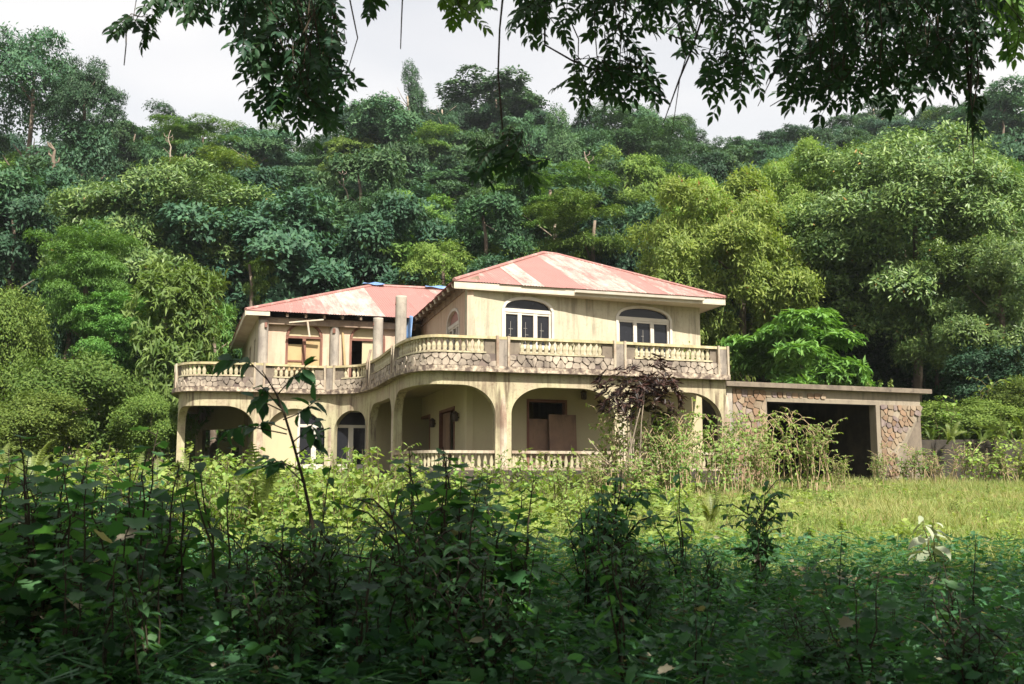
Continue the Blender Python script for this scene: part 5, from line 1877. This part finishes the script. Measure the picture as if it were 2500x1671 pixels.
tuft = [(lambda y: (random.Random(int(y * 1000)).uniform(-.3, .58) * y, y))(15 + 24 * random.Random(900 + i).random()) for i in range(230)]
def reg_tuft(pr):
    x, y = tuft[pr.randrange(len(tuft))]
    return x + pr.gauss(0, .16), y + pr.gauss(0, .16), 1
grass('grass_tufts', 14000, reg_tuft, .46, 307, L['grass'], 'taller tufts standing out of the rough grass')
def reg_dry(pr):
    x, y = tuft[pr.randrange(0, len(tuft), 4)]
    return x + pr.gauss(0, .9), y + pr.gauss(0, .7), 1
L['straw'] = leaf_mat('straw', (0.30, 0.20, 0.09), (0.52, 0.40, 0.22), 0.2, 0.7, spec=.15, rv=.1)
grass('dry_grass', 16000, reg_dry, .26, 308, L['straw'], 'dry straw-coloured patches in the rough grass')

# --- pale shrubs in front of the right facade and garage
for px, top, Y, wx, lab in (
    (1520, 1015, 30.5, 1.0, 'pale leafy shrub under the red-leaved shrub'), (1610, 1040, 30.0, .9, 'pale leafy shrub before the right arch'),
    (1690, 1010, 30.8, 1.0, 'tall pale shrub at the foot of the right arch'), (1790, 1030, 32.5, .9, 'pale shrub with dry stems before the garage left pier'),
    (1900, 1025, 33.5, 1.05, 'pale straggling shrub across the garage opening'), (1985, 1040, 33.2, .9, 'thin pale shrub arching in the middle of the garage opening'),
    (1650, 1080, 29.5, .8, 'pale shrub between the two taller ones at the right arch'), (1740, 1070, 31.5, .8, 'pale shrub in front of the corner between house and garage'), (1850, 1080, 32.8, .8, 'low dense pale shrub at the left side of the garage opening'),
    (1570, 1120, 28.5, .8, 'low pale shrub before the lower balustrade'), (2050, 1120, 34.5, .5, 'small pale shrub at the right of the garage opening'),
    (2145, 1115, 36, .5, 'small weedy shrub at the garage right jamb'), (1450, 1120, 28, .6, 'small pale shrub left of the red-leaved shrub')):
    x, y, h = by_top(px, top, Y)
    put_plant('pale_shrub', rp.choice(PALE), x, y, wx * .9, rp.uniform(0, 6.28), lab, 'shrub', sz=h / 2.25)

# --- dark red shrub with bare pale stems
RY = 30.2
red = empty('red_shrub', (0, 0, 0), 'dark red-leaved shrub on pale stems before the right arch', 'shrub')
cx_, cy_, cz_ = PY(1560, 960, RY)
rg = np.random.default_rng(12)
nr = 290
tips = np.stack([rg.normal(0, .62, nr), rg.normal(0, .6, nr), rg.normal(0, .40, nr)], 1)
tips[:, 0] *= 1.15
q = np.sqrt((tips[:, 0] / 1.25) ** 2 + (tips[:, 1] / 1.3) ** 2 + (tips[:, 2] / 1.0) ** 2)
tips /= np.maximum(1, q)[:, None]
tips[:, 2] = np.where(tips[:, 2] < -.75, -.3, tips[:, 2])
tips[:, 2] += .18 * np.sin(tips[:, 0] * 3.2)
tips += np.array([cx_, cy_, cz_])
k = 11
Pk = np.repeat(tips, k, 0)
outw = unit(tips - np.array([cx_, cy_, cz_ - 1.4]))
Ak = np.repeat(outw, k, 0)
Dk = unit(unit(np.cross(Ak, rdir(rg, nr * k))) + Ak * .7 - UP * .3)
V, T, A = stamp(T_RH, Pk, Dk, unit(Ak + UP * .4), .24 * rg.uniform(.6, 1.25, nr * k), .24, np.clip(rg.beta(1.1, 3.0, nr * k), 0, .94))
link(bpy.data.objects.new('foliage', mesh_np('foliage', V, T, L['red'], A)), red)
mb = MB()
bx0, by0 = PY(1520, 1150, RY)[0], RY
g = gz(bx0, by0)
for i in range(7):
    j = rp.randrange(nr)
    e = Vector(tips[j])
    b = Vector((bx0 + rp.uniform(-.25, .4), by0 + rp.uniform(-.2, .2), g))
    m1 = b.lerp(e, .45) + Vector((rp.uniform(-.1, .1), 0, -.1))
    mb.tube([b, m1, b.lerp(e, .75) + Vector((0, 0, -.05)), e], [.035, .03, .02, .008], 5)
for dx_, dz_ in ((-1.0, .9), (-1.15, .55), (-.8, .45)):
    b = Vector((bx0, by0, g + .9))
    mb.tube([b, b + Vector((dx_ * .5, -.1, dz_ * .3)), b + Vector((dx_, -.1, dz_))], [.03, .022, .01], 5)
mb.build('stem', M['bark_pale'], red, True)

# --- dry stems and plants at the retaining wall
dry = [plant_mesh(280 + i, 1.5, 12, 5, .10, .6, T_OV, L['weed_pale'], M['stem_dry'], .3, .02, .4, twigs=3, base=.5) for i in range(2)]
for i, px in enumerate((2200, 2262, 2300, 2345, 2395, 2450)):
    x, y, h = by_top(px, 1078 + (i % 3) * 16, 39.5)
    put_plant('dry_stemmed_shrub', dry[i % 2], x, y, 1.15, i * 1.3, 'dry twiggy shrub before the retaining wall, number %s from the garage' % ('one', 'two', 'three', 'four', 'five', 'six')[i], 'shrub', sz=h / 1.5)
for i, (px, py, Y, s) in enumerate(((2270, 1030, 42.8, 1.2), (2330, 1010, 43.6, 1.9), (2400, 990, 43.2, 1.6), (2460, 980, 43.0, 1.5), (2495, 1040, 42.6, 1.8), (2430, 1050, 42.2, 1.3), (2360, 1060, 42.5, 1.0))):
    x, y, z = PY(px, py, Y)
    put_plant('bank_fern', rp.choice(FERNB), x, y, s, i, 'arching fern on the retaining wall bank, %s from the garage' % ('first', 'second', 'third', 'fourth', 'sixth and last', 'fifth, hanging low', 'lowest over the wall')[i], 'fern', z=3.05)
for i, (px, top, Y) in enumerate(((2262, 1000, 43.5), (2310, 965, 44.5), (2390, 940, 45), (2470, 915, 45))):
    x, y, z = PY(px, top, Y)
    put_plant('bank_shrub', WEED[i % 4], x, y, 2.6, i * 2.0, 'sunlit shrub behind the bank ferns, %s from the garage' % ('first', 'second', 'third', 'fourth')[i], 'shrub', z=3.1, sz=max(.5, (z - 3.1) / 1.1))

for i, (px, top, Y) in enumerate(((2225, 1095, 39.2), (2375, 1080, 39.2), (2430, 1065, 39.6), (2480, 1070, 39.4), (2510, 1035, 40.2))):
    x, y, h = by_top(px, top, Y)
    put_plant('wall_weed', WEED[i % 4], x, y, 1.7, i * 1.9, 'leafy green weed against the retaining wall, %s from the garage' % ('first', 'second', 'third', 'fourth', 'fifth and tallest')[i], 'weed', sz=h / 1.05)
for i, (px, py, Y, sc_) in enumerate(((2320, 1075, 41.2, 1.3), (2400, 1068, 41.0, 1.5), (2475, 1065, 40.9, 1.7))):
    x, y, z = PY(px, py, Y)
    e = put_plant('hanging_fern', FERNB[i], x, y + .25, sc_, i * 2.1, 'fern hanging over the face of the retaining wall, %s' % ('nearest the garage', 'middle one', 'farthest right')[i], 'fern', z=3.0)
    e.rotation_euler[0] = .7

# small weeds dotted through the grass
for i in range(70):
    px = rp.uniform(1500, 2560); Y = rp.uniform(16, 38)
    x, y, _ = PY(px, 1200, Y)
    put_plant('lawn_weed', rp.choice(WEED + WEEDL), x, y, rp.uniform(.3, .6), rp.uniform(0, 6.28), 'small sunlit weed in the rough grass %s, %s' % (where(px), 'far' if Y > 30 else 'middle' if Y > 22 else 'near'), 'weed', 'small weeds in the rough grass', sz=rp.uniform(.25, .55))
# weeds crowding the foot of the front wall
for i in range(34):
    px = 965 + i * 22 + rp.uniform(-12, 12)
    x, y, h = by_top(px, rp.uniform(1105, 1165), 31.2 + .8 * abs(px - 1050) / 500)
    put_plant('wall_foot_weed', rp.choice(WEED + WEEDL), x, y, rp.uniform(.8, 1.2), rp.uniform(0, 6.28), 'sunlit weed at the balustrade foot %s' % where(px), 'weed', 'weeds at the foot of the front balustrade', sz=max(.4, h / 1.1))

# --- little plants growing on the building
mini = plant_mesh(290, .6, 4, 9, .20, .45, T_OV, L['weed_pale'], M['stem'], .3, .03, .3)
x, y = CM(s_px(1692, 6.2, -.7), -.9)
put_plant('balcony_plant', mini, x, y, 1.6, 1.0, 'young pale green plant sprouting on the right end of the balcony', 'plant', z=zS, sz=2.2)
x, y = CM(s_px(903, 6.2, -.3), -.4)
put_plant('balcony_plant', mini, x, y, .8, 2.0, 'tuft of leaves behind the balustrade where the balcony bends', 'plant', z=zS, sz=1.75)
x, y = CM(s_px(1395, 6.2, -.3), -.3)
put_plant('balcony_plant', mini, x, y, .6, 3.0, 'small tuft showing above the balcony rail between the upper windows', 'plant', z=zS, sz=1.8)
for i, px in enumerate((500, 540, 575)):
    x, y = CM(s_px(px, 6.0, -.6), -.8)
    put_plant('balcony_plant', mini, x, y, .9, i, 'leafy sprout showing through the left balusters, %s from the left' % ('first', 'second', 'third')[i], 'plant', z=zS, sz=1.3)
for i, u in enumerate((LGa - 2.6, LGa - 2.0, LGa - 1.5)):
    x, y = mGa(u, -.5)
    put_plant('roof_weed', mini, x, y, .55, i * 1.7, 'low weed tuft on the garage roof edge, %s' % ('left of the three', 'middle of the three', 'right of the three')[i], 'plant', z=5.11, sz=.5 + .15 * i)

# planks half buried in the grass
mb = MB()
a, b = PY(1930, 1346, 14.5), PY(2290, 1366, 14.0)
mb.bar((a[0], a[1], gz(a[0], a[1]) + .12), (b[0], b[1], gz(b[0], b[1]) + .10), .22, .14)
tag(mb.build('timber_beam', M['wood']), 'long weathered timber beam lying in the grass at the edge of the shade', 'beam')
mb = MB()
a, b = PY(1925, 1372, 13.4), PY(2080, 1380, 13.6)
mb.bar((a[0], a[1], gz(a[0], a[1]) + .06), (b[0], b[1], gz(b[0], b[1]) + .10), .10, .05)
tag(mb.build('broken_plank', M['stem_dry']), 'short pale plank lying in front of the long beam', 'plank')

# ------------------------------------------------------------------ the big tree overhead
shade = empty('overhanging_tree', (9, -7, 0), 'large overhanging tree whose leafy branches droop across the top of the view', 'tree')
shade.location = (0, 0, 0)
mb = MB()
mb.tube([(9, -7, -.2), (8.8, -6.8, 2), (8.2, -6.2, 5), (7.4, -5.2, 8), (6.5, -4, 11)], [.75, .55, .5, .42, .25], 10)
mb.build('trunk', M['bark'], shade, True)
mb = MB()
for tgt in ((-14, 7, 9.5), (-6, 8.0, 8.6), (1.5, 8.5, 7.9), (6, 8.5, 7.9), (10, 8.5, 8.0), (15, 6, 10), (-12, -2, 11), (18, -6, 11)):
    b = Vector((7.6, -5.4, 7.2)); e = Vector(tgt)
    m1, m2 = b.lerp(e, .35) + Vector((0, 0, 1.6)), b.lerp(e, .7) + Vector((0, 0, 1.2))
    mb.tube([b, m1, m2, e], [.28, .2, .13, .04], 7)
mb.build('limb', M['bark'], shade, True)
rg = np.random.default_rng(60)
n = 12500
X = rg.uniform(-22, 30, n); Yc = rg.uniform(-16, 9, n)
ymax = 7.4 - 1.2 * np.clip((1 - X) / 4, 0, 1) + .9 * np.sin(X * .9) + .5 * np.sin(X * 2.3)
Zc = np.maximum(7.2, 1.6 + .50 * Yc + .9) + np.abs(rg.normal(0, 1.5, n))
keep = (Yc < ymax)
hole = np.sin(X * .8 + 1) * np.sin(Yc * .9 + .5) > .90
keep &= ~hole
P = np.stack([X, Yc, Zc], 1)[keep]
k = 5
Pk = np.repeat(P, k, 0) + rg.normal(0, .3, (len(P) * k, 3)) * np.array([1, 1, .45])
Pk[:, 2] = np.maximum(Pk[:, 2], 1.6 + .50 * Pk[:, 1] + .55)
a = rg.uniform(0, 6.283, len(Pk))
V, T, A = stamp(T_Q, Pk, np.stack([np.cos(a), np.sin(a), rg.uniform(-.6, .1, len(Pk))], 1), unit(UP + rg.normal(0, .35, Pk.shape)), .55 * rg.uniform(.6, 1.3, len(Pk)), .5, rg.random(len(Pk)) * .9)
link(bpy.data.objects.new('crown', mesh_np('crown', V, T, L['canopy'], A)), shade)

def inpoly(x, y, poly):
    c = False
    for i in range(len(poly)):
        (x1, y1), (x2, y2) = poly[i - 1], poly[i]
        if (y1 > y) != (y2 > y) and x < (x2 - x1) * (y - y1) / (y2 - y1) + x1: c = not c
    return c

def hanging(poly, n, ya, yb, seed, leaf=.102, pairs=6, mat=None, anchor=None, tone=(0, .8), rachis=.40, twig=.3):
    """a drooping bough: compound leaves through a volume, on twigs that run up out of the crown"""
    pr = random.Random(seed); rg = np.random.default_rng(seed)
    xs = [p[0] for p in poly]; ys = [p[1] for p in poly]
    P, D, Nn, S, tn, paths, starts = [], [], [], [], [], [], []
    c = 0
    xm = sum(xs) / len(xs)
    while c < n:
        px, py = pr.uniform(min(xs), max(xs)), pr.uniform(min(ys), max(ys))
        if not inpoly(px, py, poly): continue
        c += 1
        Y = pr.uniform(ya, yb)
        p = Vector(PY(px, py, Y))
        side = (px - xm) / 200
        d = Vector((pr.gauss(side * .5, .55), pr.gauss(0, .45), -.85 + pr.uniform(-.2, .45))).normalized()
        l = rachis * pr.uniform(0.7, 1.2)
        st = p - d * l * .5; en = p + d * l * .5
        starts.append(st)
        paths.append(([st, p + Vector((0, 0, .01)), en], [.004, .003, .0015]))
        if pr.random() < twig:
            paths.append(([st, st + Vector((pr.uniform(-.12, .12), pr.uniform(-.1, .1), .35)), st + Vector((pr.uniform(-.2, .2), pr.uniform(-.1, .1), .8))], [.004, .006, .008]))
        nrm = Vector((pr.gauss(0, .4), -1 + pr.gauss(0, .5), pr.uniform(.1, .9))).normalized()
        sd = d.cross(nrm).normalized()
        t0 = pr.uniform(*tone)
        for q in range(pairs):
            f = (q + .6) / pairs
            b = st + d * l * f
            for sg in (1, -1):
                P.append(b); D.append(sd * sg * .9 + d * (.45 + .3 * f) + Vector((0, 0, -.18)) + Vector((pr.gauss(0, .12), pr.gauss(0, .12), pr.gauss(0, .12))))
                Nn.append(nrm + Vector((pr.gauss(0, .25), pr.gauss(0, .25), pr.gauss(0, .25)))); S.append(leaf * pr.uniform(.75, 1.2)); tn.append(min(.94, t0 + pr.uniform(0, .15)))
        P.append(en); D.append(d); Nn.append(nrm); S.append(leaf * 1.1); tn.append(t0)
    f3 = lambda a: np.array([tuple(v) for v in a])
    V1, T1, A1 = stamp(T_OV, f3(P), f3(D), unit(f3(Nn)), np.array(S), .42, np.array(tn))
    for v in (anchor or []):
        pts = [Vector(PY(*q)) for q in v]
        paths.append((pts, [.013] + [.009] * (len(pts) - 2) + [.004]))
    # every leaf stalk springs from its neighbour's twig, so the bough hangs together
    for i in range(1, len(starts)):
        j = min(range(i), key=lambda q: (starts[q] - starts[i]).length_squared)
        a_, b_ = starts[j], starts[i]
        paths.append(([a_, a_.lerp(b_, .5) + Vector((0, 0, -.02)), b_], [.004, .0035, .003]))
    V2, T2, A2 = tubes_np(paths, 4)
    me = mesh_np('drooping_branch', np.concatenate([V1, V2]), np.concatenate([T1, T2 + len(V1)]), [mat or L['canopy'], M['stem_dark']], np.concatenate([A1, A2]))
    me.polygons.foreach_set('material_index', np.concatenate([np.zeros(len(T1), dtype=np.int32), np.ones(len(T2), dtype=np.int32)]))
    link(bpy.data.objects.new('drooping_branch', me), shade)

hanging([(535, -60), (800, -60), (812, 60), (830, 200), (832, 280), (770, 300), (660, 260), (605, 150), (560, 40)], 165, 8.3, 9.3, 1, anchor=[((640, -150, 8.8), (670, 60, 8.8), (720, 200, 8.8), (790, 310, 8.8))])
hanging([(345, -70), (540, -70), (530, 20), (440, 40), (400, 15), (370, 12)], 24, 8.4, 9.2, 2, anchor=[((420, -150, 8.8), (350, 20, 8.8), (325, 60, 8.8))])
hanging([(275, 45), (330, 45), (375, 60), (370, 90), (335, 75), (285, 70)], 6, 8.6, 9.0, 3, rachis=.28, leaf=.10)
hanging([(1215, -60), (1560, -60), (1600, 60), (1560, 120), (1500, 160), (1350, 100), (1240, 30)], 58, 8.4, 9.6, 4)
hanging([(1380, 180), (1570, 160), (1630, 210), (1610, 240), (1540, 200), (1450, 230), (1375, 215)], 26, 8.6, 9.4, 5, anchor=[((1330, -20, 9), (1330, 110, 9), (1400, 150, 9), (1520, 200, 9))])
hanging([(1135, 365), (1190, 345), (1285, 335), (1340, 385), (1325, 420), (1250, 430), (1165, 420)], 20, 8.7, 9.5, 6, anchor=[((1235, -80, 9), (1220, 70, 9), (1216, 180, 9), (1228, 330, 9), (1240, 420, 9))], rachis=.32, twig=0)
hanging([(1560, -60), (1880, -60), (1850, 100), (1860, 200), (1800, 240), (1710, 225), (1690, 160), (1640, 90)], 68, 8.5, 10, 7, anchor=[((1760, -100, 9.2), (1690, 120, 9.2), (1660, 190, 9.2), (1620, 300, 9.2))])
hanging([(1905, -60), (2430, -60), (2410, 60), (2380, 160), (2290, 215), (2080, 235), (1890, 215), (1915, 130), (1920, 40)], 300, 8.3, 10.8, 8, anchor=[((2300, -200, 9.5), (2150, 60, 9.5), (1980, 200, 9.5), (1880, 260, 9.5)), ((2372, 100, 9), (2370, 260, 9), (2378, 400, 9)), ((2360, 100, 9), (2366, 250, 9), (2360, 350, 9))])
hanging([(2355, 180), (2390, 180), (2392, 350), (2368, 370)], 9, 8.9, 9.2, 9, rachis=.2, leaf=.08)
hanging([(1010, -60), (1200, -60), (1180, 40), (1085, 55)], 14, 8.6, 9.3, 10, mat=L['bright'], rachis=.3)  # brighter leaf colour stands in for sun on this sprig
hanging([(2400, -60), (2530, -60), (2530, 140), (2450, 110), (2420, 60)], 24, 8.6, 9.6, 11, mat=L['bright'], rachis=.34)  # sun on the right-hand sprig is likewise put into a brighter leaf
hanging([(890, -60), (935, -60), (925, 15), (900, 15)], 4, 8.6, 9.2, 12, rachis=.25)
# loose bare vines against the sky
for i, v in enumerate((((812, -60), (806, 40), (818, 90), (800, 150)), ((985, -60), (980, 60), (978, 120)), ((1655, 60), (1675, 140), (1660, 190), (1640, 330)), ((1900, 80), (1905, 150), (1880, 200), (1850, 260)), ((308, 75), (308, 110), (303, 160)))):
    mb = MB()
    mb.tube([PY(a, b, 8.9) for a, b in v], [.008, .006, .005, .003][:len(v)], 5)
    mb.build('hanging_vine', M['stem_dark'], shade)

# ------------------------------------------------------------------ humid air over the whole place
hz = MB()
hz.hexa([(-330, -95, -2), (330, -95, -2), (330, 640, -2), (-330, 640, -2), (-330, -95, 75), (330, -95, 75), (330, 640, 75), (-330, 640, 75)])
hm = bpy.data.materials.new('humid_air')
hm.use_nodes = True
hm.node_tree.nodes.remove(hm.node_tree.nodes['Principled BSDF'])
pv = hm.node_tree.nodes.new('ShaderNodeVolumePrincipled')
pv.inputs['Color'].default_value = (0.86, 0.93, 1.0, 1)
pv.inputs['Density'].default_value = 0.00026
pv.inputs['Anisotropy'].default_value = 0.3
hm.node_tree.links.new(pv.outputs[0], hm.node_tree.nodes['Material Output'].inputs['Volume'])
tag(hz.build('haze', hm), kind='stuff')

# ------------------------------------------------------------------ neighbours that would share a description are told apart by their order
from collections import defaultdict
same = defaultdict(list)
for o in COL.objects:
    if o.parent is None and 'label' in o.keys() and 'category' in o.keys():
        same[o['label']].append(o)
ORD = ['leftmost', 'second from left', 'third from left', 'fourth from left', 'fifth from left', 'sixth from left', 'seventh from left', 'eighth from left', 'ninth from left', 'tenth from left', 'eleventh from left', 'twelfth from left', 'thirteenth from left', 'fourteenth from left'] + ['number %d from left' % k for k in range(15, 80)]
for lab, obs in same.items():
    if len(obs) < 2: continue
    obs.sort(key=lambda o: proj(o.location.x, o.location.y, o.location.z + 1)[0])
    for i, o in enumerate(obs):
        o['label'] = '%s, %s' % (lab, ORD[min(i, len(ORD) - 1)])
